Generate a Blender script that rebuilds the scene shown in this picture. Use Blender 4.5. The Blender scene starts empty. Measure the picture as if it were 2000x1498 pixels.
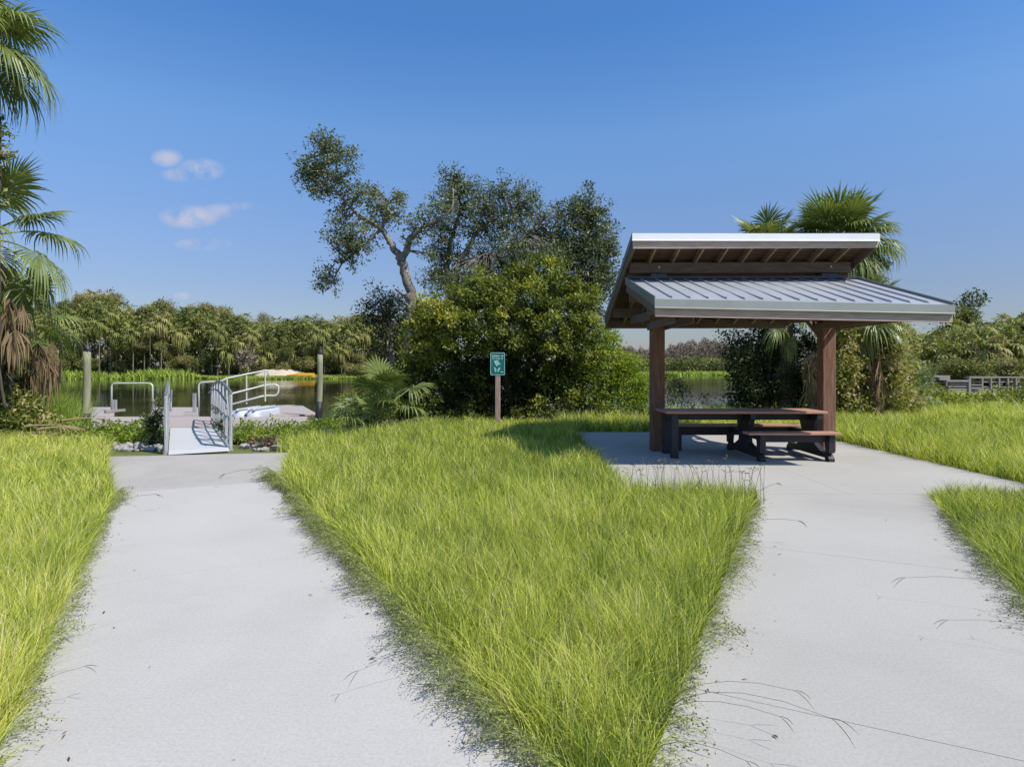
import bpy, math, random
import numpy as np
from mathutils import Vector, Matrix
rng = np.random.default_rng(7)
random.seed(7)
sc = bpy.context.scene
COL = sc.collection
F = 1200.0; HC = 1.5; HY = 715.0
def W(px, py, D): return np.array([(px-1000)/F*D, D, HC-(py-HY)/F*D])
def G(px, py, z=0.0):
    D = F*(HC-z)/(py-HY); return np.array([(px-1000)/F*D, D, z])

# ------------------------------------------------------------------ mesh helpers
class MB:
    def __init__(s): s.v=[]; s.q=[]; s.t=[]; s.a=[]; s.n=0; s.m=[]; s.mt=[]
    def add(s, v, q=None, t=None, a=0.5, mat=0):
        v=np.asarray(v,dtype=np.float64).reshape(-1,3)
        if q is not None and len(q):
            q=np.asarray(q,dtype=np.int64).reshape(-1,4); s.q.append(q+s.n); s.m.append(np.full(len(q),mat))
        if t is not None and len(t):
            t=np.asarray(t,dtype=np.int64).reshape(-1,3); s.t.append(t+s.n); s.mt.append(np.full(len(t),mat))
        a=np.asarray(a,dtype=np.float64)
        if a.ndim==0: a=np.full(len(v),float(a))
        s.a.append(a); s.v.append(v); s.n+=len(v); return s
    def mesh(s, name, mats, smooth=False):
        me=bpy.data.meshes.new(name)
        v=np.concatenate(s.v); q=np.concatenate(s.q) if s.q else np.zeros((0,4),int); t=np.concatenate(s.t) if s.t else np.zeros((0,3),int)
        me.vertices.add(len(v)); me.vertices.foreach_set('co',v.ravel())
        li=np.concatenate([q.ravel(),t.ravel()]).astype(np.int32)
        me.loops.add(len(li)); me.loops.foreach_set('vertex_index',li)
        nq,nt=len(q),len(t); me.polygons.add(nq+nt)
        st=np.concatenate([np.arange(nq)*4, nq*4+np.arange(nt)*3]).astype(np.int32)
        me.polygons.foreach_set('loop_start',st)
        mi=np.concatenate((s.m or [np.zeros(0)])+(s.mt or [np.zeros(0)])).astype(np.int32)
        if not isinstance(mats,(list,tuple)): mats=[mats]
        for m in mats: me.materials.append(m)
        if mi.any(): me.polygons.foreach_set('material_index',mi)
        at=me.attributes.new('tint','FLOAT','POINT'); at.data.foreach_set('value',np.concatenate(s.a).astype(np.float32))
        me.update(calc_edges=True); me.validate()
        me.polygons.foreach_set('use_smooth',np.full(nq+nt,bool(smooth)))
        return me
    def build(s, name, mats, parent=None, smooth=False):
        o=bpy.data.objects.new(name, s.mesh(name,mats,smooth)); COL.objects.link(o)
        if parent is not None: o.parent=parent
        return o
    # shapes
    def box(s, x0,x1,y0,y1,z0,z1, M=None, a=0.5, mat=0):
        v=np.array([[x0,y0,z0],[x1,y0,z0],[x1,y1,z0],[x0,y1,z0],[x0,y0,z1],[x1,y0,z1],[x1,y1,z1],[x0,y1,z1]],float)
        if M is not None: v=v@np.array(M)[:3,:3].T+np.array(M)[:3,3]
        return s.add(v,[[0,3,2,1],[4,5,6,7],[0,1,5,4],[1,2,6,5],[2,3,7,6],[3,0,4,7]],a=a,mat=mat)
    def cbox(s, x0,x1,y0,y1,z0,z1, b=0.008, M=None, a=0.5):
        # box with chamfered vertical+horizontal edges (8 corners x3)
        cx,cy,cz=(x0+x1)/2,(y0+y1)/2,(z0+z1)/2; hx,hy,hz=(x1-x0)/2,(y1-y0)/2,(z1-z0)/2
        b=min(b,hx*.45,hy*.45,hz*.45)
        v=[];idx={}
        for sx in(-1,1):
            for sy in(-1,1):
                for sz in(-1,1):
                    for ax in range(3):
                        d=[hx-b,hy-b,hz-b]; d[ax]+=b
                        idx[(sx,sy,sz,ax)]=len(v); v.append([cx+sx*d[0],cy+sy*d[1],cz+sz*d[2]])
        q=[];t=[]
        def key(c,ax): return idx[(c[0],c[1],c[2],ax)]
        for ax in range(3):
            o=[i for i in range(3) if i!=ax]
            for sg in(-1,1):
                cs=[]
                for a1,a2 in((-1,-1),(1,-1),(1,1),(-1,1)):
                    c=[0,0,0]; c[ax]=sg; c[o[0]]=a1; c[o[1]]=a2; cs.append(key(c,ax))
                q.append(cs)
        for ax in range(3):
            o=[i for i in range(3) if i!=ax]
            for a1 in(-1,1):
                for a2 in(-1,1):
                    c0=[0,0,0];c1=[0,0,0]; c0[ax]=-1;c1[ax]=1
                    for c in(c0,c1): c[o[0]]=a1;c[o[1]]=a2
                    q.append([key(c0,o[0]),key(c1,o[0]),key(c1,o[1]),key(c0,o[1])])
        for sx in(-1,1):
            for sy in(-1,1):
                for sz in(-1,1): t.append([idx[(sx,sy,sz,k)] for k in range(3)])
        v=np.array(v,float)
        if M is not None: v=v@np.array(M)[:3,:3].T+np.array(M)[:3,3]
        return s.add(v,q,t,a=a)
    def prism(s, poly, z0, z1, a=0.5):
        # convex polygon (n,2) extruded
        p=np.asarray(poly,float); n=len(p)
        v=np.vstack([np.c_[p,np.full(n,z0)],np.c_[p,np.full(n,z1)]])
        q=[[i,(i+1)%n,n+(i+1)%n,n+i] for i in range(n)]
        t=[[n,n+i,n+i+1] for i in range(1,n-1)]+[[0,i+1,i] for i in range(1,n-1)]
        return s.add(v,q,t,a=a)
    def tube(s, pts, r, sides=8, a=0.5, cap=True, mat=0):
        p=np.asarray(pts,float); n=len(p)
        r=np.full(n,float(r)) if np.ndim(r)==0 else np.asarray(r,float)
        d=np.gradient(p,axis=0); d/=np.linalg.norm(d,axis=1)[:,None]+1e-12
        ref=np.array([0.,0,1]) if abs(d[0,2])<.8 else np.array([0.,1,0])
        vs=[]; u=np.cross(d[0],ref); u/=np.linalg.norm(u)
        th=np.arange(sides)*2*math.pi/sides
        for i in range(n):
            u=u-d[i]*np.dot(u,d[i]); u/=np.linalg.norm(u)+1e-12
            w=np.cross(d[i],u)
            vs.append(p[i]+r[i]*(np.cos(th)[:,None]*u+np.sin(th)[:,None]*w))
        v=np.concatenate(vs); q=[]
        for i in range(n-1):
            for j in range(sides):
                k=(j+1)%sides; q.append([i*sides+j,i*sides+k,(i+1)*sides+k,(i+1)*sides+j])
        t=[]
        if cap:
            v=np.vstack([v,p[0],p[-1]]); c0=n*sides
            for j in range(sides):
                k=(j+1)%sides; t.append([c0,k,j]); t.append([c0+1,(n-1)*sides+j,(n-1)*sides+k])
        return s.add(v,q,t,a=a,mat=mat)
    def beam(s, p0, p1, w, h, a=0.5):
        p0=np.array(p0,float);p1=np.array(p1,float); d=p1-p0; L=np.linalg.norm(d); d/=L
        up=np.array([0,0,1.]) if abs(d[2])<.95 else np.array([0,1.,0])
        x=np.cross(d,up); x/=np.linalg.norm(x); z=np.cross(x,d)
        M=np.eye(4); M[:3,0]=x; M[:3,1]=d; M[:3,2]=z; M[:3,3]=p0
        return s.cbox(-w/2,w/2,0,L,-h/2,h/2,b=0.006,M=M,a=a)
def tag(o,label=None,cat=None,group=None,kind=None):
    if label: o['label']=label
    if cat: o['category']=cat
    if group: o['group']=group
    if kind: o['kind']=kind
    return o
def empty(name,loc=(0,0,0),rz=0.):
    o=bpy.data.objects.new(name,None); o.location=loc; o.rotation_euler=(0,0,rz); COL.objects.link(o); o.empty_display_size=.2; return o
def copy_tree(o,parent=None):
    c=o.copy(); COL.objects.link(c); c.parent=parent
    for ch in [x for x in CH.get(o.name,[])]: copy_tree(ch,c)
    return c
CH={}
def reg(root):
    CH[root.name]=[x for x in bpy.data.objects if x.parent==root]
    for c in CH[root.name]: reg(c)
def smoothstep(x): x=np.clip(x,0,1); return x*x*(3-2*x)
def vnoise(x,y,seed=0):
    # cheap value noise
    def h(i,j): 
        n=(i*374761393+j*668265263+seed*982451653)&0xffffffff
        n=((n^(n>>13))*1274126177)&0xffffffff
        return ((n^(n>>16))&0xffff)/65535.
    xi=np.floor(x).astype(np.int64); yi=np.floor(y).astype(np.int64); fx=smoothstep(x-xi); fy=smoothstep(y-yi)
    return (h(xi,yi)*(1-fx)+h(xi+1,yi)*fx)*(1-fy)+(h(xi,yi+1)*(1-fx)+h(xi+1,yi+1)*fx)*fy

# ------------------------------------------------------------------ materials
def newmat(name):
    m=bpy.data.materials.new(name); m.use_nodes=True; nt=m.node_tree; nt.nodes.clear()
    out=nt.nodes.new('ShaderNodeOutputMaterial'); return m,nt,out
def ramp(nt,stops,interp='LINEAR'):
    r=nt.nodes.new('ShaderNodeValToRGB'); e=r.color_ramp.elements; r.color_ramp.interpolation=interp
    e[0].position=stops[0][0]; e[0].color=(*stops[0][1],1)
    e[1].position=stops[-1][0]; e[1].color=(*stops[-1][1],1)
    for p,c in stops[1:-1]:
        x=e.new(p); x.color=(*c,1)
    return r
def leafmat(name,stops,trans=.35,rough=.5,spec=.35,rv=.16):
    m,nt,out=newmat(name); L=nt.links
    at=nt.nodes.new('ShaderNodeAttribute'); at.attribute_name='tint'
    r=ramp(nt,stops); 
    oi=nt.nodes.new('ShaderNodeObjectInfo'); ad=nt.nodes.new('ShaderNodeMath'); ad.operation='MULTIPLY_ADD'; ad.inputs[1].default_value=rv; 
    sb=nt.nodes.new('ShaderNodeMath'); sb.operation='ADD'; sb.inputs[1].default_value=-rv/2
    L.new(oi.outputs['Random'],ad.inputs[0]); L.new(at.outputs['Fac'],ad.inputs[2]); L.new(ad.outputs[0],sb.inputs[0]); L.new(sb.outputs[0],r.inputs[0])
    p=nt.nodes.new('ShaderNodeBsdfPrincipled'); p.inputs['Roughness'].default_value=rough; p.inputs['Specular IOR Level'].default_value=spec
    L.new(r.outputs[0],p.inputs['Base Color'])
    t=nt.nodes.new('ShaderNodeBsdfTranslucent'); hs=nt.nodes.new('ShaderNodeHueSaturation'); hs.inputs['Saturation'].default_value=1.15; hs.inputs['Value'].default_value=1.25
    L.new(r.outputs[0],hs.inputs['Color']); L.new(hs.outputs[0],t.inputs['Color'])
    mx=nt.nodes.new('ShaderNodeMixShader'); mx.inputs[0].default_value=trans
    L.new(p.outputs[0],mx.inputs[1]); L.new(t.outputs[0],mx.inputs[2]); L.new(mx.outputs[0],out.inputs[0]); return m
def noisemat(name,c1,c2,scale=5,rough=.7,metal=0,bump=.2,bscale=None,stretch=(1,1,1),detail=6,c3=None,spec=.4,bdist=.01):
    m,nt,out=newmat(name); L=nt.links
    tc=nt.nodes.new('ShaderNodeTexCoord'); mp=nt.nodes.new('ShaderNodeMapping'); mp.inputs['Scale'].default_value=stretch
    L.new(tc.outputs['Object'],mp.inputs[0])
    n=nt.nodes.new('ShaderNodeTexNoise'); n.inputs['Scale'].default_value=scale; n.inputs['Detail'].default_value=detail; n.inputs['Roughness'].default_value=.65
    L.new(mp.outputs[0],n.inputs[0])
    st=[(.3,c1),(.7,c2)] if c3 is None else [(.28,c1),(.5,c2),(.74,c3)]
    r=ramp(nt,st); L.new(n.outputs[0],r.inputs[0])
    p=nt.nodes.new('ShaderNodeBsdfPrincipled'); p.inputs['Roughness'].default_value=rough; p.inputs['Metallic'].default_value=metal; p.inputs['Specular IOR Level'].default_value=spec
    L.new(r.outputs[0],p.inputs['Base Color'])
    n2=nt.nodes.new('ShaderNodeTexNoise'); n2.inputs['Scale'].default_value=bscale or scale*4; n2.inputs['Detail'].default_value=5
    L.new(mp.outputs[0],n2.inputs[0])
    b=nt.nodes.new('ShaderNodeBump'); b.inputs['Strength'].default_value=bump; b.inputs['Distance'].default_value=bdist
    L.new(n2.outputs[0],b.inputs['Height']); L.new(b.outputs[0],p.inputs['Normal'])
    L.new(p.outputs[0],out.inputs[0]); return m
def woodmat(name,c1,c2,c3,axis=0,rough=.75,scale=4):
    s=[14,14,14]; s[axis]=.9
    m=noisemat(name,c1,c2,scale=scale,rough=rough,bump=.5,bscale=scale*2,stretch=tuple(s),c3=c3,spec=.2,bdist=.004)
    return m
def concmat(name,c1,c2,c3,angle=0.):
    m,nt,out=newmat(name); L=nt.links
    tc=nt.nodes.new('ShaderNodeTexCoord')
    n=nt.nodes.new('ShaderNodeTexNoise'); n.inputs['Scale'].default_value=.55; n.inputs['Detail'].default_value=8; n.inputs['Roughness'].default_value=.6; n.inputs['Distortion'].default_value=.6
    L.new(tc.outputs['Object'],n.inputs[0])
    r=ramp(nt,[(.3,c1),(.5,c2),(.72,c3)]); L.new(n.outputs[0],r.inputs[0])
    # fine speckle + sparse pits
    n3=nt.nodes.new('ShaderNodeTexNoise'); n3.inputs['Scale'].default_value=70; n3.inputs['Detail'].default_value=4; L.new(tc.outputs['Object'],n3.inputs[0])
    r3=ramp(nt,[(.3,(.90,.90,.90)),(.6,(1.03,1.03,1.03))]); L.new(n3.outputs[0],r3.inputs[0])
    mx=nt.nodes.new('ShaderNodeMix'); mx.data_type='RGBA'; mx.blend_type='MULTIPLY'; mx.inputs[0].default_value=1
    L.new(r.outputs[0],mx.inputs[6]); L.new(r3.outputs[0],mx.inputs[7])
    v=nt.nodes.new('ShaderNodeTexVoronoi'); v.inputs['Scale'].default_value=3.2; L.new(tc.outputs['Object'],v.inputs[0])
    r4=ramp(nt,[(.012,(.45,.42,.38)),(.028,(1,1,1))]); L.new(v.outputs['Distance'],r4.inputs[0])
    mx2=nt.nodes.new('ShaderNodeMix'); mx2.data_type='RGBA'; mx2.blend_type='MULTIPLY'; mx2.inputs[0].default_value=.8
    L.new(mx.outputs[2],mx2.inputs[6]); L.new(r4.outputs[0],mx2.inputs[7])
    # broom finish (fine lines across the path), bump
    mp=nt.nodes.new('ShaderNodeMapping'); mp.inputs['Rotation'].default_value=(0,0,-angle); mp.inputs['Scale'].default_value=(1.2,60,1)
    L.new(tc.outputs['Object'],mp.inputs[0])
    n2=nt.nodes.new('ShaderNodeTexNoise'); n2.inputs['Scale'].default_value=2.2; n2.inputs['Detail'].default_value=4; L.new(mp.outputs[0],n2.inputs[0])
    r5=ramp(nt,[(.3,(.965,.965,.965)),(.7,(1.01,1.01,1.01))]); L.new(n2.outputs[0],r5.inputs[0])
    mx3=nt.nodes.new('ShaderNodeMix'); mx3.data_type='RGBA'; mx3.blend_type='MULTIPLY'; mx3.inputs[0].default_value=1
    L.new(mx2.outputs[2],mx3.inputs[6]); L.new(r5.outputs[0],mx3.inputs[7])
    p=nt.nodes.new('ShaderNodeBsdfPrincipled'); p.inputs['Roughness'].default_value=.9; p.inputs['Specular IOR Level'].default_value=.25
    L.new(mx3.outputs[2],p.inputs['Base Color'])
    b=nt.nodes.new('ShaderNodeBump'); b.inputs['Strength'].default_value=.16; b.inputs['Distance'].default_value=.002
    L.new(n2.outputs[0],b.inputs['Height']); 
    b2=nt.nodes.new('ShaderNodeBump'); b2.inputs['Strength'].default_value=.3; b2.inputs['Distance'].default_value=.003
    L.new(n3.outputs[0],b2.inputs['Height']); L.new(b.outputs[0],b2.inputs['Normal']); L.new(b2.outputs[0],p.inputs['Normal'])
    L.new(p.outputs[0],out.inputs[0]); return m

M={}
M['conc']=concmat('concrete',(.435,.41,.365),(.47,.445,.40),(.50,.475,.43),math.atan2(.55,1))
M['conc2']=concmat('concrete_slab',(.395,.37,.325),(.43,.405,.355),(.46,.435,.385),-math.atan2(.48,1))
M['conc_tan']=concmat('concrete_tan',(.34,.31,.27),(.41,.38,.335),(.46,.43,.38),math.atan2(.55,1))
M['groove']=noisemat('joint_dirt',(.05,.045,.04),(.12,.11,.1),20)
M['soil']=noisemat('soil',(.07,.085,.02),(.12,.14,.035),1.5,.95,c3=(.17,.16,.06),bump=.6,bdist=.05)
M['grass']=leafmat('grass_blades',[(0,(.06,.10,.025)),(.25,(.23,.32,.05)),(.55,(.585,.63,.10)),(.82,(.76,.71,.2)),(1,(.82,.68,.42))],.36,.5,.3)
M['grass_far']=leafmat('grass_far',[(0,(.10,.16,.02)),(.5,(.22,.32,.035)),(1,(.36,.40,.07))],.35,.6,.2)
M['seed']=leafmat('seed_stalks',[(0,(.10,.075,.045)),(.5,(.19,.16,.07)),(1,(.38,.33,.15))],.2,.7,.2)
M['weed']=leafmat('edge_weeds',[(0,(.12,.09,.055)),(.4,(.22,.28,.08)),(.75,(.40,.42,.15)),(1,(.62,.48,.30))],.25,.7,.2)
M['oak']=leafmat('oak_leaves',[(0,(.05,.066,.025)),(.5,(.145,.175,.062)),(.9,(.27,.30,.12)),(1,(.34,.31,.15))],.22,.42,.5)
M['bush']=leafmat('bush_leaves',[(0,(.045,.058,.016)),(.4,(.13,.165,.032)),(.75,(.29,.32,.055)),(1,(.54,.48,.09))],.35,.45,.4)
M['lime']=leafmat('lime_leaves',[(0,(.09,.14,.02)),(.5,(.19,.28,.03)),(1,(.34,.38,.06))],.4,.5,.3)
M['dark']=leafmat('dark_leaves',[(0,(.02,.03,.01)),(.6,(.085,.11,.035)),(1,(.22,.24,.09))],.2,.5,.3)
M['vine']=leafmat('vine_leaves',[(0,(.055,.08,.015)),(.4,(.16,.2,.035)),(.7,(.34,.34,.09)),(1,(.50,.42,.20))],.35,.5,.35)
M['palm']=leafmat('palm_fronds',[(0,(.07,.10,.03)),(.5,(.20,.25,.065)),(.85,(.36,.38,.11)),(1,(.50,.45,.17))],.3,.42,.5)
M['palm_dead']=leafmat('dead_fronds',[(0,(.10,.065,.035)),(.5,(.22,.16,.09)),(1,(.38,.29,.17))],.2,.8,.1)
M['reed']=leafmat('reeds',[(0,(.11,.17,.03)),(.5,(.28,.37,.06)),(1,(.45,.50,.11))],.35,.6,.2)
M['far']=leafmat('far_leaves',[(0,(.045,.055,.02)),(.3,(.13,.155,.04)),(.65,(.31,.32,.085)),(.85,(.42,.36,.14)),(1,(.46,.35,.21))],.25,.6,.2,.42)
M['farbrown']=leafmat('bare_brush',[(0,(.10,.08,.055)),(.5,(.20,.16,.12)),(1,(.3,.25,.18))],.1,.8,.1)
M['brown']=leafmat('dry_brush',[(0,(.09,.06,.04)),(.6,(.20,.15,.10)),(1,(.34,.27,.18))],.1,.8,.1)
M['bark']=noisemat('bark',(.09,.075,.06),(.21,.18,.15),9,.9,bump=.9,stretch=(1,1,.35),c3=(.33,.3,.27),bdist=.03)
M['pbark']=noisemat('palm_bark',(.06,.05,.035),(.16,.13,.1),12,.9,bump=.9,c3=(.27,.23,.19),bdist=.03)
M['post']=woodmat('stained_post',(.11,.055,.033),(.20,.105,.068),(.30,.175,.12),2)
M['fascia']=woodmat('weathered_fascia',(.33,.23,.17),(.47,.36,.29),(.58,.47,.39),0)
M['beam']=woodmat('roof_beam',(.09,.062,.045),(.16,.115,.085),(.24,.175,.135),0)
M['rafter']=woodmat('rafter_wood',(.16,.10,.055),(.27,.18,.11),(.38,.27,.17),1)
M['deckw']=woodmat('roof_deck_boards',(.075,.045,.027),(.13,.08,.048),(.2,.13,.08),0,scale=2)
M['sheet']=noisemat('roof_sheet',(.40,.41,.42),(.49,.50,.51),1.2,.45,.35,bump=.05,detail=3,stretch=(1,.4,1),bdist=.004)
M['trim']=noisemat('trim_metal',(.27,.285,.255),(.34,.355,.325),1.5,.5,.05,bump=.05)
M['white_trim']=noisemat('white_trim',(.80,.80,.78),(.88,.88,.86),1.5,.4,.0,bump=.03)
M['stem']=noisemat('stem_bark',(.04,.035,.025),(.09,.075,.055),9,.9,bump=.5)
M['rake_metal_shade']=noisemat('rake_metal_shade',(.15,.165,.17),(.21,.225,.23),2,.45,.2,bump=.03)  # shade of the left rake put into the colour, darker than eave trim
M['dark_metal']=noisemat('dark_flashing',(.05,.055,.065),(.10,.11,.13),4,.5,.3,bump=.05)
M['top']=woodmat('brown_plank',(.32,.16,.11),(.43,.235,.165),(.52,.30,.22),0,.55)
M['black']=noisemat('black_plastic',(.014,.014,.016),(.035,.035,.038),30,.55,bump=.4,bdist=.003)
M['alu']=noisemat('aluminium',(.31,.315,.32),(.42,.425,.42),3,.45,.2,bump=.05)
M['dull_rail']=noisemat('dull_rail',(.17,.18,.18),(.25,.26,.26),3,.5,.3)
M['alu_deck']=noisemat('aluminium_deck',(.52,.52,.505),(.62,.61,.59),6,.6,.1,bump=.3,bscale=60,stretch=(1,8,1))
M['galv']=noisemat('pipe',(.48,.50,.43),(.58,.60,.52),3,.45,.15,bump=.05)
M['dock']=noisemat('dock_planks',(.31,.265,.235),(.40,.345,.31),3,.8,bump=.3,stretch=(1,10,1),c3=(.47,.41,.37))
M['dock_side']=noisemat('dock_side',(.08,.06,.05),(.16,.13,.11),6,.8)
M['pile']=noisemat('piling',(.15,.16,.09),(.25,.255,.16),8,.85,bump=.5,stretch=(1,1,.15),c3=(.33,.33,.22),bdist=.01)
M['poly']=noisemat('launch_plastic',(.42,.46,.53),(.56,.59,.64),3,.5,bump=.05)
M['sign']=noisemat('sign_green',(.0,.115,.10),(.005,.15,.13),3,.4,bump=.02)
M['sign_w']=noisemat('sign_white',(.24,.42,.40),(.36,.56,.54),9,.5,bump=.02)
M['signpost']=woodmat('sign_post',(.17,.11,.09),(.32,.22,.18),(.44,.33,.28),2)
M['greywood']=woodmat('grey_wood',(.17,.14,.125),(.29,.25,.23),(.4,.36,.34),0)
M['rock']=noisemat('pale_rock',(.20,.185,.17),(.33,.31,.285),9,.9,bump=.8,c3=(.46,.44,.41),bdist=.02)
M['sand']=noisemat('sand',(.45,.38,.28),(.58,.5,.38),3,.95,bump=.4)
M['orange']=noisemat('orange_boom',(.62,.28,.02),(.75,.36,.03),3,.5)
M['litter']=leafmat('litter',[(0,(.09,.04,.02)),(.5,(.22,.11,.05)),(1,(.42,.36,.28))],.1,.8,.2)
# water
def water():
    m,nt,out=newmat('river_water'); L=nt.links
    p=nt.nodes.new('ShaderNodeBsdfPrincipled'); p.inputs['Base Color'].default_value=(.018,.02,.012,1); p.inputs['Roughness'].default_value=.06; p.inputs['IOR'].default_value=1.33
    tc=nt.nodes.new('ShaderNodeTexCoord'); mp=nt.nodes.new('ShaderNodeMapping'); mp.inputs['Scale'].default_value=(1,1.0,1); L.new(tc.outputs['Object'],mp.inputs[0])
    n=nt.nodes.new('ShaderNodeTexNoise'); n.inputs['Scale'].default_value=2.2; n.inputs['Detail'].default_value=4; L.new(mp.outputs[0],n.inputs[0])
    n2=nt.nodes.new('ShaderNodeTexNoise'); n2.inputs['Scale'].default_value=.09; n2.inputs['Detail'].default_value=3; L.new(tc.outputs['Object'],n2.inputs[0])
    r=ramp(nt,[(.45,(.06,.06,.06)),(.62,(.5,.5,.5))]); L.new(n2.outputs[0],r.inputs[0])
    b=nt.nodes.new('ShaderNodeBump'); b.inputs['Distance'].default_value=.03; L.new(r.outputs[0],b.inputs['Strength']); L.new(n.outputs[0],b.inputs['Height']); L.new(b.outputs[0],p.inputs['Normal'])
    L.new(p.outputs[0],out.inputs[0]); return m
M['water']=water()

# ------------------------------------------------------------------ world, sun, camera
SUN=np.array([.745,-.47,1.0]); SUN/=np.linalg.norm(SUN)
el=math.asin(SUN[2]); az=math.atan2(SUN[0],SUN[1])
w=bpy.data.worlds.new('World'); sc.world=w; w.use_nodes=True; nt=w.node_tree; nt.nodes.clear(); L=nt.links
out=nt.nodes.new('ShaderNodeOutputWorld'); bg=nt.nodes.new('ShaderNodeBackground'); bg.inputs[1].default_value=.105
sky=nt.nodes.new('ShaderNodeTexSky'); sky.sky_type='NISHITA'; sky.sun_disc=False; sky.sun_elevation=el; sky.sun_rotation=az; sky.air_density=1.25; sky.dust_density=.5; sky.ozone_density=2.4; sky.altitude=0
tc=nt.nodes.new('ShaderNodeTexCoord'); sx=nt.nodes.new('ShaderNodeSeparateXYZ'); L.new(tc.outputs['Generated'],sx.inputs[0])
def mth(op,a,b=None,c=None,clamp=False):
    n=nt.nodes.new('ShaderNodeMath'); n.operation=op; n.use_clamp=clamp
    for i,x in enumerate((a,b,c)):
        if x is None: continue
        if isinstance(x,(int,float)): n.inputs[i].default_value=x
        else: L.new(x,n.inputs[i])
    return n.outputs[0]
yy=mth('MAXIMUM',sx.outputs[1],.001); u=mth('DIVIDE',sx.outputs[0],yy); v=mth('DIVIDE',sx.outputs[2],yy)
cn=nt.nodes.new('ShaderNodeTexNoise'); cn.inputs['Scale'].default_value=26; cn.inputs['Detail'].default_value=7; cn.inputs['Roughness'].default_value=.6; L.new(tc.outputs['Generated'],cn.inputs[0])
tot=None
for (px,py,rx,ry,k) in [(326,309,34,20,.85),(392,332,52,24,1.0),(350,342,40,16,.6),(372,424,66,25,.95),(430,412,44,16,.6),(472,403,30,11,.5),(396,477,62,13,.85),(356,578,18,9,.8),(110,92,14,8,.25)]:
    du=mth('MULTIPLY',mth('SUBTRACT',u,(px-1000)/F),F/rx); dv=mth('MULTIPLY',mth('SUBTRACT',v,(HY-py)/F),F/ry)
    d=mth('ADD',mth('MULTIPLY',du,du),mth('MULTIPLY',dv,dv)); g=mth('MULTIPLY',mth('SUBTRACT',1.0,d,clamp=True),k)
    tot=g if tot is None else mth('MAXIMUM',tot,g)
cl=mth('MULTIPLY',tot,mth('MULTIPLY',mth('SUBTRACT',cn.outputs[0],.36),4.5,clamp=True),clamp=True)
cl=mth('MULTIPLY',cl,.95)
hs=nt.nodes.new('ShaderNodeHueSaturation'); hs.inputs['Hue'].default_value=.505; hs.inputs['Saturation'].default_value=1.0; hs.inputs['Value'].default_value=1.0; L.new(sky.outputs[0],hs.inputs['Color'])
hs.inputs['Hue'].default_value=.5
gr=ramp(nt,[(0,(.62*.78,.69*.78,.93*.78)),(.115,(.69*.78,.74*.78,1.02*.78)),(.21,(.80*.78,.90*.78,1.20*.78)),(.345,(.88*.78,1.17*.78,1.52*.78)),(.485,(.60*.78,1.08*.78,1.62*.78)),(.62,(.75*.78,1.15*.78,1.6*.78)),(1,(1.05*.78,1.25*.78,1.5*.78))]); L.new(sx.outputs[2],gr.inputs[0])  # zenith end brightened above the view as added fill light
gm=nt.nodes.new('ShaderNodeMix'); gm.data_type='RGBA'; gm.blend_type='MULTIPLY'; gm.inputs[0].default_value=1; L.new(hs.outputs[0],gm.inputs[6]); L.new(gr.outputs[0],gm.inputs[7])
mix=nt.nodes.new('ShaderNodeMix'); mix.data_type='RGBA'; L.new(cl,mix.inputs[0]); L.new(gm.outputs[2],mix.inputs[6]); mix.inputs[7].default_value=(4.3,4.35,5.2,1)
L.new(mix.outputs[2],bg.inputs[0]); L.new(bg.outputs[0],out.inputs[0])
sd=bpy.data.lights.new('sun','SUN'); sd.energy=4.2; sd.angle=math.radians(.5); sd.color=(1,.955,.89)
so=bpy.data.objects.new('sun',sd); COL.objects.link(so); so.rotation_euler=Vector(SUN).to_track_quat('Z','Y').to_euler(); so.location=(20,-20,30)
cd=bpy.data.cameras.new('camera'); cam=bpy.data.objects.new('camera',cd); COL.objects.link(cam); sc.camera=cam
cam.location=(0,0,HC); cam.rotation_euler=(math.radians(90),0,0); cd.lens=F/2000*36; cd.sensor_width=36; cd.shift_y=-(749-HY)/2000; cd.clip_end=5000; cd.clip_start=.05
sc.view_settings.view_transform='Standard'; sc.view_settings.look='None'; sc.view_settings.exposure=0.35; sc.view_settings.gamma=1
sc.render.engine='CYCLES'; sc.cycles.max_bounces=8; sc.cycles.transparent_max_bounces=8

# ------------------------------------------------------------------ terrain and water
NB=np.array([[-400,420],[-100,122],[-30,37],[-14,17.5],[-10,13.2],[-8,12.2],[-6,12.0],[-3.6,12.6],[-2.2,15],[0,18],[4,20.5],[8,21],[13,31],[21,50],[42,100],[60,150],[120,600],[400,900]],float)
FB=np.array([[-400,110],[-60,99],[-38,97],[-20,99],[-5,108],[30,138],[60,150],[400,160]],float)
def hz(x,y):
    yb=np.interp(x,NB[:,0],NB[:,1]); yf=np.interp(x,FB[:,0],FB[:,1])+2.5*np.sin(x*.21)
    wid=2.2+np.clip(y*.02,0,3)
    near=smoothstep((yb+wid-y)/wid)
    far=smoothstep((y-yf+2)/5)
    land=np.maximum(near,far)
    z=-1.6+land*1.575
    z=z+far*.35*smoothstep((y-yf)/20)+far*.15*vnoise(x*.1,y*.1,3)
    return z
a=np.linspace(-1,1,260); gx=np.sinh(a*6.2)/np.sinh(6.2)*1500
b=np.linspace(0,1,330); gy=-30+ np.concatenate([np.linspace(0,160,230),160+np.geomspace(1,2600,100)])
XX,YY=np.meshgrid(gx,gy); ZZ=hz(XX,YY)
nx=len(gx); ny=len(gy); I=np.arange(nx*ny).reshape(ny,nx)
q=np.stack([I[:-1,:-1],I[:-1,1:],I[1:,1:],I[1:,:-1]],-1).reshape(-1,4)
o=MB().add(np.stack([XX,YY,ZZ],-1),q).build('ground',M['soil'],smooth=True); tag(o,kind='structure')
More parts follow.
